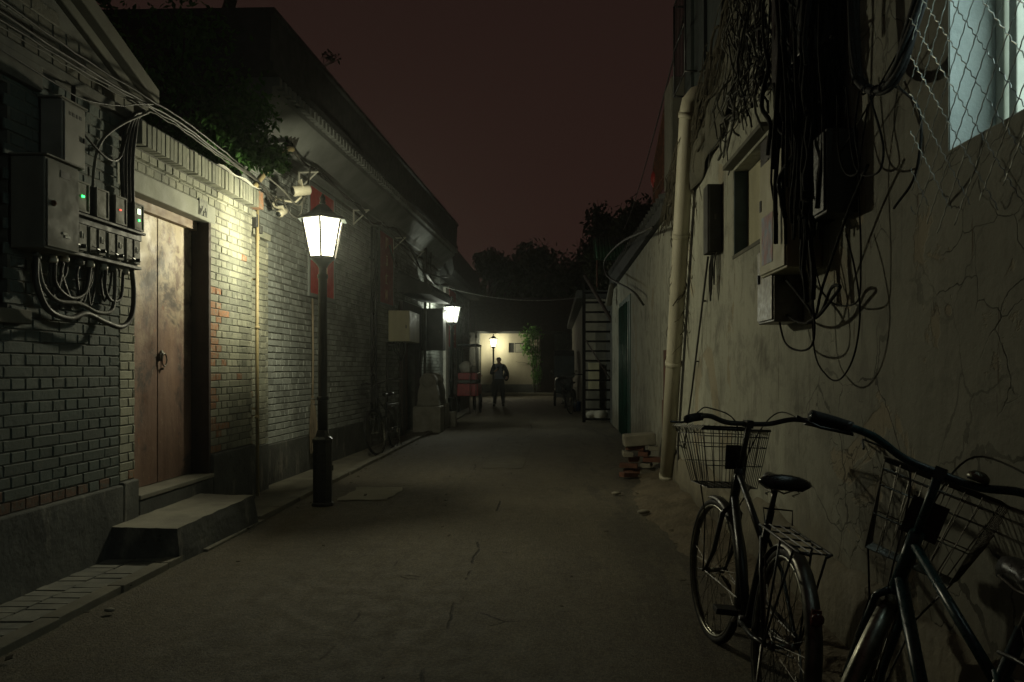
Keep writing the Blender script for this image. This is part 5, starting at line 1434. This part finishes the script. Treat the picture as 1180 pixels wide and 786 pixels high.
# window grille of crimped wire
m = MB(); r = random.Random(3)
YA, YB, ZA, ZB = 1.15, 2.66, 1.76, 3.55; XM = 1.16; pitch = .082; sl = 1.15
def crimp(y0, z0, y1, z1, ph):
    n = max(2, int(abs(z1 - z0) / .009)); pts = []
    d = Vector((0, y1 - y0, z1 - z0)); Ld = d.length; d.normalize(); nn = Vector((0, -d.z, d.y))
    for i in range(n + 1):
        f = i / n; s_ = f * Ld
        wv = sin(2 * pi * s_ / .041 + ph)
        pts.append(Vector((XM + .002 * wv + .012 * noise.noise(Vector((y0 + s_, z0, 2))), y0, z0)) + d * s_ + nn * (.0016 * wv))
    m.tube(pts, .0017, 4)
c0 = -60
for k in range(-60, 60):
    for sg in (1, -1):
        # line z = sg*sl*y + c, clipped to the rectangle
        c_ = k * pitch * 1.5 + (0 if sg > 0 else .02)
        y0, y1 = YA, YB; z0, z1 = sg * sl * y0 + c_, sg * sl * y1 + c_
        zb_ = ZA - .05 * sin((k % 7))
        def cl(y0, z0, y1, z1):
            if max(z0, z1) < zb_ or min(z0, z1) > ZB: return None
            for lim, low in ((zb_, True), (ZB, False)):
                if (z0 < lim) == low and z0 != lim and (z1 - z0): 
                    if (z0 < lim and low) or (z0 > lim and not low): f = (lim - z0) / (z1 - z0); y0, z0 = y0 + (y1 - y0) * f, lim
                if ((z1 < lim and low) or (z1 > lim and not low)): f = (lim - z0) / (z1 - z0); y1, z1 = y0 + (y1 - y0) * f, lim
            return y0, z0, y1, z1
        q = cl(y0, z0, y1, z1)
        if q and abs(q[3] - q[1]) > .03: crimp(*q, r.random() * 6)
mt = thing('window_mesh', 'diamond wire mesh fixed in front of the lit window', 'wire mesh', (XM, 2, 1.7))
m.build('wire_net', MAT['wire'], mt)
m = MB()
for (y, z) in ((2.6, 3.3), (2.62, 2.5)): m.tube([(XR + .01, y, z), (XM, y, z + .01)], .006, 6); m.tube([(XM - .005, y - .03, z), (XM - .005, y + .03, z + .01)], .005, 6)
m.build('hook', MAT['rust'], mt)

# rubble stack
t = thing('rubble_stack', 'stack of loose bricks topped by a concrete block beside the drainpipe', 'brick stack', (1.05, 9.95, 0))
m = MB(); m.box((1.02, 9.95, .44), (.38, .24, .14), (.02, -.07, .05)); m.build('concrete_block', MAT['block'], t, bevel=.012)
r = random.Random(6)
spots = [(.90, .06, 0), (1.12, .06, 1), (1.0, .06, 0), (.88, .13, 1), (1.10, .13, 0), (.95, .20, 0), (1.17, .20, 1), (.87, .27, 0), (1.08, .27, 0), (.98, .335, 1), (1.18, .335, 0)]
for i, (x, z, k) in enumerate(spots):
    m = MB(); m.box((x + r.uniform(-.02, .02), 9.93 + r.uniform(-.07, .07), z), (.22 if k else .12, .12 if k else .22, .055), (r.uniform(-.06, .06), r.uniform(-.06, .06), r.uniform(-.3, .3)))
    m.build('loose_brick', MAT['redbrick'] if i % 3 != 1 else MAT['block'], t, bevel=.005)
o = MB().box((.86, 9.6, .055), (.20, .11, .055), (0, .05, .5)).build('loose_brick', MAT['redbrick'], bevel=.006); tag(o, 'single red brick lying before the brick stack', 'brick')
for i, (x, y, s_, lab) in enumerate(((.62, 8.3, .05, 'small pale stone lying on the road in the middle right'), (-2.35, 4.3, .03, 'tiny green-grey pebble by the left kerb'), (.78, 7.2, .06, 'pale stone lying on the dirt by the bicycles'))):
    m = MB(); m.ell((x, y, s_ * .3 + .02), (s_, s_ * .7, s_ * .35), 8, 5); o = m.build('stone', MAT['block']); tag(o, lab, 'stone')

# iron ladder stair
t = thing('iron_ladder', 'tall black iron ladder leaning upright at the roof edge on the right', 'ladder', (1.0, 19.7, 0))
m = MB()
for x0, x1 in ((.69, .63), (1.36, 1.40)): m.bb(x0 - .04, x0 + .04, 19.68, 19.74, .0, 3.35)
m.build('rails', MAT['iron_black'], t, bevel=.003)
for k in range(14):
    m = MB(); z = .06 + k * .235; m.bb(.71, 1.34, 19.66 , 19.76, z, z + .045); m.tube([(.70, 19.62, z + .02), (1.35, 19.62, z + .02)], .012, 6)
    m.bb(.69, .705, 19.62, 19.76, z, z + .03); m.bb(1.345, 1.36, 19.62, 19.76, z, z + .03); m.build('rung', MAT['iron_black'], t)
m = MB(); m.tube([(.70, 19.62, 3.55), (1.52, 19.2, 2.10)], .045, 7); m.tube([(.72, 19.60, 2.0), (1.5, 19.5, .75)], .02, 6); m.build('brace', MAT['timber_dark'], t)
# awning and junk on the roof near the ladder
t = thing('green_awning', 'green corrugated awning sheet above the iron ladder', 'awning', (1.2, 19.6, 3.4))
m = MB()
for k in range(12):
    x = .95 + k * .075; m.tube([(x, 19.0, 4.35), (x, 18.2, 3.78)], .04, 6)
m.box((1.35, 18.6, 4.02), (.95, .98, .02), (radians(35.5), 0, 0)); m.build('sheet', MAT['green_awning'], t)
m = MB(); m.tube([(.97, 19.0, 3.2), (.97, 19.0, 4.35)], .02, 6); m.tube([(1.8, 19.0, 3.2), (1.8, 19.0, 4.35)], .02, 6); m.tube([(.95, 18.3, 3.8), (1.8, 18.3, 3.7)], .02, 6); m.build('post', MAT['rust'], t)
m = MB(); m.tube(spline([at(752, 262, X=1.05), at(715, 280, X=1.0), at(697, 300, X=1.0), at(700, 318, X=1.02), at(728, 335, X=1.12), at(742, 352, X=1.27)], 6), .017, 9)
o = m.build('roof_pipe', MAT['cable']); tag(o, 'bent dark pipe curving off the eaves near the iron ladder', 'pipe')
m = MB(); m.box((1.18, 17.6, 2.9), (.14, .3, .5), (.1, .15, 0), taper=.7); o = m.build('hanging_sheet', MAT['cabinet'], bevel=.05); tag(o, 'pale crumpled sheet hanging from the eaves above the green door', 'sheet')
# roof railing on the right
t = thing('roof_railing', 'small dark railing with red cloth on the roof above the drainpipe', 'railing', (1.35, 11, 3.5))
m = MB()
for k in range(9): m.tube([(1.38, 10.35 + k * .14, 3.6), (1.38, 10.35 + k * .14, 4.55 - .05 * k)], .012, 5)
m.tube([(1.38, 10.3, 4.58), (1.38, 11.5, 4.12)], .016, 6); m.tube([(1.38, 10.3, 3.75), (1.38, 11.5, 3.75)], .014, 6); m.build('bars', MAT['rust'], t)
m = MB(); m.ell((1.38, 11.4, 3.95), (.05, .10, .12), 9, 7); m.build('red_cloth', MAT['redpanel'], t)
m = MB(); m.bb(1.36, 1.9, 9.6, 10.2, 3.5, 4.75); o = m.build('roof_tank', MAT['cabinet'], bevel=.02); tag(o, 'pale square tank on the roof behind the drainpipe top', 'tank')

# red cargo tricycle
t = thing('cargo_tricycle', 'red cargo tricycle parked at the left beyond the middle street lamp', 'tricycle', (-2.55, 24.2, 0))
m = MB(); m.bb(-2.88, -2.26, 23.9, 25.0, .50, .86); m.cur = 1; m.bb(-2.86, -2.28, 23.88, 24.98, .865, .98); m.cur = 0; m.bb(-2.86, -2.28, 23.92, 25.0, .98, 1.18)
m.build('cargo_body', [MAT['redpaint'], MAT['cabinet_dark']], t, bevel=.02)
m = MB(); m.bb(-2.80, -2.32, 23.87, 23.895, .55, .80); m.build('tailgate', MAT['redpaint'], t, bevel=.01)
for x in (-2.90, -2.24):
    m = MB(); m.tube([(x, 24.35 + .25 * cos(a), .27 + .25 * sin(a)) for a in [2 * pi * i / 24 for i in range(24)]], .035, 8, closed=True)
    w = m.build('wheel', MAT['rubber'], t)
    m = MB(); m.lathe([(.03, -.05), (.03, .05)], (x, 24.35, .27), 10, (0, pi / 2, 0))
    for k in range(10): a = 2 * pi * k / 10; m.tube([(x, 24.35, .27), (x, 24.35 + .24 * cos(a), .27 + .24 * sin(a))], .006, 4)
    m.build('hub', MAT['steel'], w)
m = MB(); m.tube([(-2.57, 25.9 + .26 * cos(a), .28 + .26 * sin(a)) for a in [2 * pi * i / 24 for i in range(24)]], .03, 8, closed=True); m.build('wheel', MAT['rubber'], t)
m = MB(); m.tube([(-2.57, 24.9, .55), (-2.57, 25.4, .45), (-2.57, 25.7, .9), (-2.57, 25.9, .28)], .025, 7); m.tube([(-2.85, 25.55, 1.08), (-2.57, 25.7, 1.05), (-2.29, 25.55, 1.08)], .015, 7); m.build('frame', MAT['redpaint'], t)
m = MB(); m.bb(-2.88, -2.28, 23.9, 25.2, 1.98, 2.03)
for x in (-2.86, -2.30):
    for y in (23.95, 25.15): m.tube([(x, y, 1.1), (x, y, 2.0)], .015, 6)
m.build('canopy', MAT['tarp'], t, bevel=.01)
m = MB(); m.bb(-2.84, -2.55, 25.1, 25.3, .8, 1.0); m.bb(-2.75, -2.4, 25.15, 25.3, .75, .85); m.build('seat', MAT['saddle'], t, bevel=.03)
for (x, z, sx, sz, lab) in ((-2.66, 1.34, .19, .19, 'pale stuffed sack on the red tricycle'), (-2.42, 1.26, .12, .11, 'smaller grey bundle on the red tricycle')):
    m = MB(); m.ell((x, 24.15, z), (sx, .2, sz), 12, 8)
    for i, q in enumerate(m.v): m.v[i] = q + Vector((noise.noise(q * 6), noise.noise(q * 6 + Vector((5, 0, 0))), noise.noise(q * 6 + Vector((0, 9, 0))))) * .035
    o = m.build('sack', MAT['sack'] if sx > .12 else MAT['cement_lit']); tag(o, lab, 'sack')

# covered scooter on the right
t = thing('covered_motorcycle', 'dark motor tricycle with a rain hood parked far down on the right', 'motorcycle', (.30, 28.6, 0))
m = MB(); m.ell((.30, 29.2, .75), (.34, .75, .42), 14, 8); m.bb(.0, .6, 28.4, 29.2, .45, .95); m.build('body', MAT['tarp'], t, bevel=.05)
for x, y in ((-.02, 28.5), (.62, 28.5), (.3, 30.0)):
    m = MB(); m.tube([(x, y + .24 * cos(a), .27 + .24 * sin(a)) for a in [2 * pi * i / 22 for i in range(22)]], .045, 8, closed=True); m.lathe([(.05, -.05), (.05, .05)], (x, y, .27), 10, (0, pi / 2, 0)); m.build('wheel', MAT['rubber'], t)
m = MB(); m.prism([(28.3, 1.0), (28.25, 1.75), (28.6, 1.95), (29.6, 1.95), (29.75, 1.6), (29.6, 1.9), (28.65, 1.88), (28.32, 1.7), (28.36, 1.0)], 'x', -.05, .66); m.build('rain_hood', MAT['tarp'], t, bevel=.02)
m = MB(); m.tube([(-.1, 28.45, 1.15), (.3, 28.6, 1.10), (.7, 28.45, 1.15)], .018, 7); m.ell((-.12, 28.42, 1.22), (.05, .02, .035), 8, 6); m.ell((.72, 28.42, 1.22), (.05, .02, .035), 8, 6); m.build('handlebar', MAT['chrome'], t)
m = MB(); m.lathe([(.07, 0), (.075, .03), (.05, .05)], (.30, 28.38, .85), 12, (pi / 2, 0, 0)); m.build('tail_lamp', MAT['redlens'], t)
m = MB(); m.bb(-.02, .62, 28.36, 28.395, .30, .44); m.build('bumper', MAT['blackm'], t)
m = MB(); m.lathe([(.13, 0), (.16, .28), (.17, .29)], (.68, 25.2, 0), 14); o = m.build('bucket', MAT['blue_tarp']); tag(o, 'blue bucket among the bicycles beyond the ladder', 'bucket')
# stool
t = thing('stool', 'small white stool near the platform at the far right corner', 'stool', (.15, 36.8, 0))
m = MB(); m.box((.15, 36.8, .40), (.40, .34, .04)); m.build('seat', MAT['white_paint'], t, bevel=.01)
for sx in (-1, 1):
    for sy in (-1, 1): MB().tube([(.15 + sx * .20, 36.8 + sy * .16, 0), (.15 + sx * .17, 36.8 + sy * .13, .38)], .022, 6).build('leg', MAT['white_paint'], t)
# bags at the ladder foot
r = random.Random(2)
for i, (x, y, s_, lab) in enumerate(((.92, 20.5, .15, 'pale plastic bag lying behind the ladder foot on the left side'), (1.12, 20.4, .18, 'larger pale plastic bag in the middle behind the ladder foot'), (1.25, 20.9, .14, 'white bag on the right behind the ladder foot'))):
    m = MB(); m.ell((x, y, s_ * .8), (s_, s_, s_ * .8), 12, 8)
    for k, q in enumerate(m.v): m.v[k] = q + Vector((noise.noise(q * 9), noise.noise(q * 9 + Vector((5, 0, 0))), abs(noise.noise(q * 9 + Vector((0, 9, 0)))))) * .06
    o = m.build('plastic_bag', MAT['sack']); tag(o, lab, 'bag')
m = MB(); m.box((.98, 21.1, .75), (.30, .5, 1.45)); m.cur = 1; m.box((.98, 20.84, 1.1), (.28, .012, .7)); o = m.build('old_refrigerator', [MAT['cabinet'], MAT['cabinet_cream']], bevel=.02); tag(o, 'dim old cabinet standing behind the iron ladder', 'cabinet')
# overhead wires
m = MB(); m.tube(sag((-2.86, 20.2, 3.36), (.8, 21.4, 3.20), .22, 20), .009, 6); o = m.build('overhead_wire', MAT['wire']); tag(o, 'pale wire sagging across the alley beyond the middle lamp', 'wire')
m = MB(); m.tube(sag((1.50, 9.4, 5.45), (2.25, 27, 5.9), .3, 20), .010, 6); m.tube([(1.50, 9.4, 5.45), (1.50, 9.41, 7.5)], .01, 6); o = m.build('power_line', MAT['cable']); tag(o, 'thin dark power line slanting down the open sky on the right', 'wire')
# bits of fittings around the dark gateway
m = MB()
m.tube(spline([bp(5.2, .2, 3.7), bp(6.6, .25, 3.45), bp(7.6, .4, 3.2), bp(8.4, .55, 3.18), bp(9.2, .6, 3.25)], 6), .012, 6)
m.tube(spline([bp(6.3, .05, 3.5), bp(6.4, .12, 3.2), bp(6.6, .12, 3.15), bp(6.7, .05, 3.3)], 6), .018, 6)
m.tube([bp(9.3, .1, .3), bp(9.3, .12, 3.9)], .03, 7); m.tube([bp(9.9, .1, 2.6), bp(9.9, .12, 3.9)], .02, 7)
o = m.build('gate_cables', MAT['cable_grey']); tag(o, 'grey cables and pipe drooping above the gate canopy', 'cables')
# lamp-post like aerials past the tricycle
m = MB()
for x, y, z0, z1 in ((-2.45, 23.4, 2.2, 2.75), (-2.30, 23.6, 2.2, 2.9)): m.tube([(x, y, 0.0), (x, y, z1)], .012, 6); m.lathe([(.03, 0), (.03, .12)], (x, y, z0), 8)
o = m.build('signal_rods', MAT['steel']); tag(o, 'two thin metal rods standing before the red tricycle', 'rods')

# ================================================================== PERSON
def person():
    t = thing('person', 'person in dark jacket and grey shirt standing mid alley looking at a phone', 'person', (-1.93, 27.9, 0))
    J = {}
    E = []
    def v(n, p, r_, par=None):
        J[n] = (len(J), Vector(p), r_); 
        if par: E.append((par, n))
    v('pel', (0, 0, .93), (.130, .10))
    v('belly', (0, .0, 1.08), (.120, .09), 'pel'); v('chest', (0, .01, 1.27), (.150, .105), 'belly'); v('uch', (0, .01, 1.40), (.13, .09), 'chest')
    v('neck', (0, -.005, 1.485), (.055, .055), 'uch'); v('skull0', (0, -.02, 1.55), (.065, .075), 'neck'); v('skull1', (0, -.025, 1.62), (.078, .095), 'skull0'); v('skull2', (0, -.02, 1.69), (.06, .07), 'skull1')
    for s, n in ((-1, 'l'), (1, 'r')):
        v('hip' + n, (s * .09, 0, .86), (.095, .10), 'pel'); v('knee' + n, (s * .125, -.01, .48), (.062, .065), 'hip' + n); v('ank' + n, (s * .15, .02, .09), (.042, .045), 'knee' + n); v('toe' + n, (s * .165, -.14, .045), (.045, .038), 'ank' + n)
    # arms: one folded over the chest holding a phone, one bent with elbow out
    v('shl', (-.17, .01, 1.38), (.062, .062), 'uch'); v('ell', (-.26, -.01, 1.14), (.05, .05), 'shl'); v('wrl', (-.08, -.22, 1.24), (.032, .032), 'ell'); v('pal', (-.03, -.26, 1.28), (.040, .022), 'wrl')
    v('shr', (.17, .01, 1.38), (.062, .062), 'uch'); v('elr', (.29, .0, 1.14), (.05, .05), 'shr'); v('wrr', (.27, -.18, 1.0), (.032, .032), 'elr'); v('par', (.26, -.25, .985), (.040, .022), 'wrr')
    me = bpy.data.meshes.new('body'); names = list(J)
    me.from_pydata([J[n][1] for n in names], [(J[a][0], J[b][0]) for a, b in E], [])
    tmp = bpy.data.objects.new('body_tmp', me); link(tmp)
    tmp.modifiers.new('skin', 'SKIN').use_smooth_shade = True
    for i, n in enumerate(names):
        sv = me.skin_vertices[0].data[i]; sv.radius = J[n][2]; sv.use_root = (n == 'pel')
    ss = tmp.modifiers.new('sub', 'SUBSURF'); ss.levels = 2; ss.render_levels = 2
    bpy.context.view_layer.update()
    dg = bpy.context.evaluated_depsgraph_get()
    nm = bpy.data.meshes.new_from_object(tmp.evaluated_get(dg))
    bpy.data.objects.remove(tmp)
    m = MB(); m.add([q.co.copy() for q in nm.vertices], [list(p.vertices) for p in nm.polygons], True)
    # hands, nose, ears joined to the same mesh
    for (pal, s, d0) in ((J['pal'][1], 1, Vector((.5, -.45, .6))), (J['par'][1], -1, Vector((-.1, -.9, -.25)))):
        d = d0.normalized(); side = d.cross(Vector((0, 0, 1))).normalized()
        for k in range(4):
            b0 = pal + side * (-.027 + .018 * k); Lf = (.062, .072, .068, .054)[k]
            m.tube([b0, b0 + d * Lf * .6 + Vector((0, 0, -.004)), b0 + d * Lf + Vector((0, .0, -.020))], [.0095, .0085, .0065], 7)
        m.tube([pal + side * .03 * s, pal + side * .05 * s + d * .02, pal + side * .052 * s + d * .048], [.011, .0095, .008], 7)
    m.ell((0, -.115, 1.605), (.012, .016, .02), 8, 6)
    for s in (-1, 1): m.ell((s * .078, -.01, 1.61), (.012, .02, .03), 8, 6); m.ell((s * .03, -.105, 1.63), (.012, .006, .006), 8, 5)
    m.ell((0, -.105, 1.565), (.022, .006, .006), 8, 5)
    b = m.build('body', [MAT['skin']], t, local=True)
    # clothes: shells following the body
    def shell(name, mat, test, off):
        mm = MB(); idx = {}; vs = []; fs = []
        for p in nm.polygons:
            c = sum((nm.vertices[i].co for i in p.vertices), Vector()) / len(p.vertices)
            if not test(c): continue
            f = []
            for i in p.vertices:
                if i not in idx: idx[i] = len(vs); vs.append(nm.vertices[i].co + nm.vertices[i].normal * off * (1 + .35 * noise.noise(nm.vertices[i].co * 14)))
                f.append(idx[i])
            fs.append(f)
        mm.add(vs, fs, True); return mm.build(name, mat, t, local=True)
    hands = lambda c: (c.y < -.19 and c.z > .9)
    shell('trousers', MAT['trousers'], lambda c: .10 < c.z < .98, .014)
    shell('shoe', MAT['black'], lambda c: c.z <= .11 and c.x < 0, .010); shell('shoe', MAT['black'], lambda c: c.z <= .11 and c.x >= 0, .010)
    shell('shirt', MAT['shirt'], lambda c: .94 < c.z < 1.44 and abs(c.x) < .19 and not hands(c), .016)
    shell('jacket', MAT['jacket'], lambda c: 1.0 < c.z < 1.46 and (abs(c.x) > .12 or c.y > .03) and not hands(c), .018)
    shell('hair', MAT['hair'], lambda c: c.z > 1.625 + (c.y + .06) * -.55 and c.z > 1.56, .012)
    m = MB(); m.box((-.01, -.295, 1.31), (.075, .012, .145), (.5, .2, 0)); o = m.build('phone', MAT['black'], bevel=.006, recenter=True)
    o.location += Vector((-1.93, 27.9, 0)); tag(o, 'dark phone held at chest height by the person', 'phone')
    m = MB(); m.ell((.24, .10, 1.05), (.10, .09, .17), 12, 8); m.tube([(.20, .02, 1.42), (.22, .1, 1.2)], .015, 6); o = m.build('shoulder_bag', MAT['jacket'], t, local=True)
person()

# ================================================================== TREES AND LEAVES
def leaves(mb, clumps, n, size, rnd, flat=.0):
    for k in range(n):
        c, rad = clumps[rnd.randrange(len(clumps))]
        while True:
            d = Vector((rnd.gauss(0, .5), rnd.gauss(0, .5), rnd.gauss(0, .42)))
            if d.length < 1.35: break
        p = c + Vector((d.x * rad[0], d.y * rad[1], d.z * rad[2]))
        s = size * rnd.uniform(.6, 1.3)
        R = Euler((rnd.uniform(-1.3, 1.3), rnd.uniform(-1.3, 1.3), rnd.uniform(0, 6.3))).to_matrix()
        mb.attr = (rnd.random(), 0, 0)
        q = [Vector((-s * .5, 0, 0)), Vector((0, -s * .24, .04 * s)), Vector((s * .55, 0, -.05 * s)), Vector((0, s * .24, .04 * s))]
        mb.add([p + R @ v for v in q], [(0, 1, 2, 3)], False)
    mb.attr = (.5, 0, 0)
def limb(mb, a, b, r0, r1, rnd, n=7, w=.12):
    a, b = Vector(a), Vector(b); L_ = (b - a).length; pts = []; rs = []
    for i in range(n + 1):
        f = i / n; p = a.lerp(b, f)
        if 0 < i < n: p += Vector((rnd.uniform(-w, w), rnd.uniform(-w, w), rnd.uniform(-w, w))) * L_ * .25
        pts.append(p); rs.append(r0 + (r1 - r0) * f)
    mb.tube(pts, rs, 8); return pts
# courtyard tree leaning over the low house roof
r = random.Random(41)
t = thing('courtyard_tree', 'tree with lit green leaves hanging over the low house roof', 'tree', (-3.9, 8.2, 0))
m = MB(); tr = limb(m, (-3.95, 8.15, 0), (-3.75, 8.2, 3.6), .13, .10, r, 6, .05)
b1_ = limb(m, tr[-1], (-3.30, 8.3, 5.05), .08, .06, r, 5, .05); limb(m, b1_[-1], (-3.1, 8.3, 6.4), .06, .04, r, 5, .06)
for e in ((-4.6, 7.9, 5.4), (-4.9, 8.4, 4.5), (-3.5, 7.7, 4.5), (-3.1, 8.0, 3.7), (-2.85, 7.95, 3.45), (-3.3, 7.6, 3.6), (-4.2, 7.5, 3.9)): limb(m, tr[-1] + Vector((0, 0, r.uniform(-.3, .2))), e, .035, .008, r, 6, .2)
m.build('trunk', MAT['bark'], t)
m = MB()
cl_ = [(Vector(c), s_) for c, s_ in (((-3.6, 7.9, 3.55), (.55, .4, .35)), ((-3.2, 7.85, 3.55), (.4, .35, .28)), ((-2.95, 7.95, 3.42), (.30, .25, .20)), ((-2.78, 8.0, 3.36), (.16, .18, .13)), ((-3.25, 8.0, 3.95), (.45, .35, .35)), ((-3.8, 7.9, 4.1), (.6, .4, .4)),
       ((-4.3, 7.8, 3.8), (.5, .4, .5)), ((-3.5, 7.9, 4.5), (.4, .35, .3)), ((-4.6, 8.0, 4.6), (.6, .4, .5)), ((-2.95, 7.8, 3.75), (.25, .3, .25)), ((-3.4, 7.7, 3.3), (.5, .3, .18)))]
leaves(m, cl_, 9000, .07, r)
cl2 = [(Vector(c), s_) for c, s_ in (((-4.4, 8.0, 5.5), (.5, .4, .35)), ((-5.0, 8.0, 5.6), (.5, .4, .5)), ((-3.5, 8.3, 5.9), (.8, .4, .45)), ((-3.9, 8.2, 5.25), (.35, .3, .2)), ((-4.9, 7.9, 5.1), (.5, .4, .3)))]
leaves(m, cl2, 2300, .085, r)
m.build('crown', MAT['leaf'], t)
# branches behind the gable
r = random.Random(43)
t = thing('gable_tree', 'dark tree branches showing behind the sloping gable verge', 'tree', (-5.6, 8.4, 0))
m = MB(); tr = limb(m, (-5.6, 8.3, 0), (-5.3, 8.2, 4.0), .15, .10, r, 6, .05)
for e in ((-4.9, 8.0, 5.6), (-5.6, 8.0, 5.8), (-4.5, 8.1, 5.2), (-5.9, 8.2, 5.6)): limb(m, tr[-1], e, .06, .012, r, 6, .15)
m.build('trunk', MAT['bark'], t)
m = MB(); leaves(m, [(Vector(c), s_) for c, s_ in (((-4.95, 8.0, 5.3), (.55, .4, .4)), ((-5.5, 8.0, 5.0), (.5, .4, .6)), ((-5.1, 8.0, 4.4), (.45, .4, .5)))], 2600, .08, r); m.build('crown', MAT['leaf_dark'], t)
# sprig on the large roof
m = MB(); 
for k in range(4): m.tube([(-2.74, 9.6, 4.84), (-2.72 + .05 * k, 9.6 + .06 * k, 4.97 + .02 * k)], .004, 4)
m.cur = 1; leaves(m, [(Vector((-2.66, 9.66, 4.98)), (.10, .12, .06))], 40, .06, r); o = m.build('roof_weed', [MAT['vinewood'], MAT['leaf_dark']]); tag(o, 'tiny leafy weed growing on the edge of the large dark roof', 'plant')
# vine on the end wall
r = random.Random(47)
t = thing('climbing_vine', 'bright green climbing vine lit on the far end wall', 'vine', (-1.1, 39.6, .15))
m = MB(); 
for k in range(5): limb(m, (-1.0 + .07 * k, 39.2, .15), (-1.1 + .12 * k, 39.15, 2.9), .03, .012, r, 8, .08)
limb(m, (-1.0, 39.22, 1.5), (-1.9, 39.28, 1.65), .012, .006, r, 6, .1); m.build('stem', MAT['bark'], t)
m = MB(); leaves(m, [(Vector(c), s_) for c, s_ in (((-1.25, 38.95, 2.8), (.42, .2, .55)), ((-1.35, 39.0, 2.3), (.30, .2, .40)), ((-.95, 39.0, 3.0), (.35, .2, .35)), ((-1.0, 39.1, 1.8), (.28, .12, .6)), ((-.9, 39.15, 1.0), (.22, .1, .5)))], 1500, .13, r); m.build('crown', MAT['leaf_bright'], t)
# distant trees beyond the end house
def big_tree(x, y, h, w, seed, lab, n=4200, ls=.36):
    r = random.Random(seed)
    t = thing('tree', lab, 'tree', (x, y, 0), group='dark trees beyond the end of the alley')
    m = MB(); tr = limb(m, (x, y, 0), (x + r.uniform(-.3, .3), y, h * .45), .28, .18, r, 6, .05)
    cls = []
    for k in range(16):
        a = r.uniform(0, 2 * pi); q = r.random() ** .5
        e = Vector((x + w * q * cos(a), y + w * .7 * q * sin(a), h * (.45 + .5 * r.random() * (1 - .35 * q)))); limb(m, tr[-1], e, .09, .02, r, 5, .12)
        cls.append((e, (w * r.uniform(.22, .38), w * r.uniform(.22, .35), h * r.uniform(.07, .12))))
    for k in range(8):
        e = cls[k][0]; limb(m, e, e + Vector((r.uniform(-.6, .6), 0, r.uniform(.5, 1.3))), .02, .006, r, 4, .2)
    m.build('trunk', MAT['bark'], t)
    m = MB(); leaves(m, cls, n, ls, r); m.build('crown', MAT['leaf_dark'], t)
big_tree(-3.6, 47, 8.6, 2.8, 1, 'left dark tree crown above the end house')
big_tree(-.6, 49, 9.2, 2.9, 2, 'middle dark tree crown right of the left one')
big_tree(1.8, 46, 10.0, 2.8, 3, 'taller dark tree crown near the middle of the far group')
big_tree(4.2, 45, 11.2, 3.0, 4, 'tall dark tree crown nearest the right roofs')
big_tree(.9, 53, 10.6, 3.6, 7, 'broad dark tree crown behind the middle ones')
big_tree(3.3, 39, 9.2, 2.2, 8, 'dark tree crown above the iron ladder')
big_tree(-6.0, 50, 7.6, 3.0, 5, 'dark tree crown half hidden by the far house roof')
big_tree(3.0, 31, 8.4, 1.7, 6, 'sparse dark treetop rising just above the right eaves', 3000, .24)
# small dry leaves and litter on the road
m = MB(); r = random.Random(77)
for k in range(130):
    x = r.choice([r.uniform(-2.4, 1.1), r.gauss(1.0, .15), r.gauss(-2.4, .1)]); y = r.uniform(2.0, 17); m.box((x, y, .028), (r.uniform(.012, .04), r.uniform(.01, .03), .004), (r.uniform(-.3, .3), r.uniform(-.3, .3), r.uniform(0, 3)))
o = m.build('litter', MAT['vinewood']); tag(o, 'scattered dry leaves and crumbs on the road', 'litter', kind='stuff')

# ================================================================== HAZE, added to stand in for lens bloom round the lamps
if HAZE > 0:
    m = MB(); m.bb(-17, 16, -7, 57, -1.1, 11.5); hz = m.build('halo_haze', [], recenter=False); hz['kind'] = 'stuff'
    hm = bpy.data.materials.new('lamp_halo_haze'); hm.use_nodes = True; n_ = hm.node_tree; n_.nodes.clear()
    out = n_.nodes.new('ShaderNodeOutputMaterial'); pv = n_.nodes.new('ShaderNodeVolumePrincipled')
    pv.inputs['Color'].default_value = (.85, .9, .85, 1); pv.inputs['Density'].default_value = HAZE; pv.inputs['Anisotropy'].default_value = .82
    n_.links.new(pv.outputs[0], out.inputs['Volume']); hz.data.materials.append(hm)
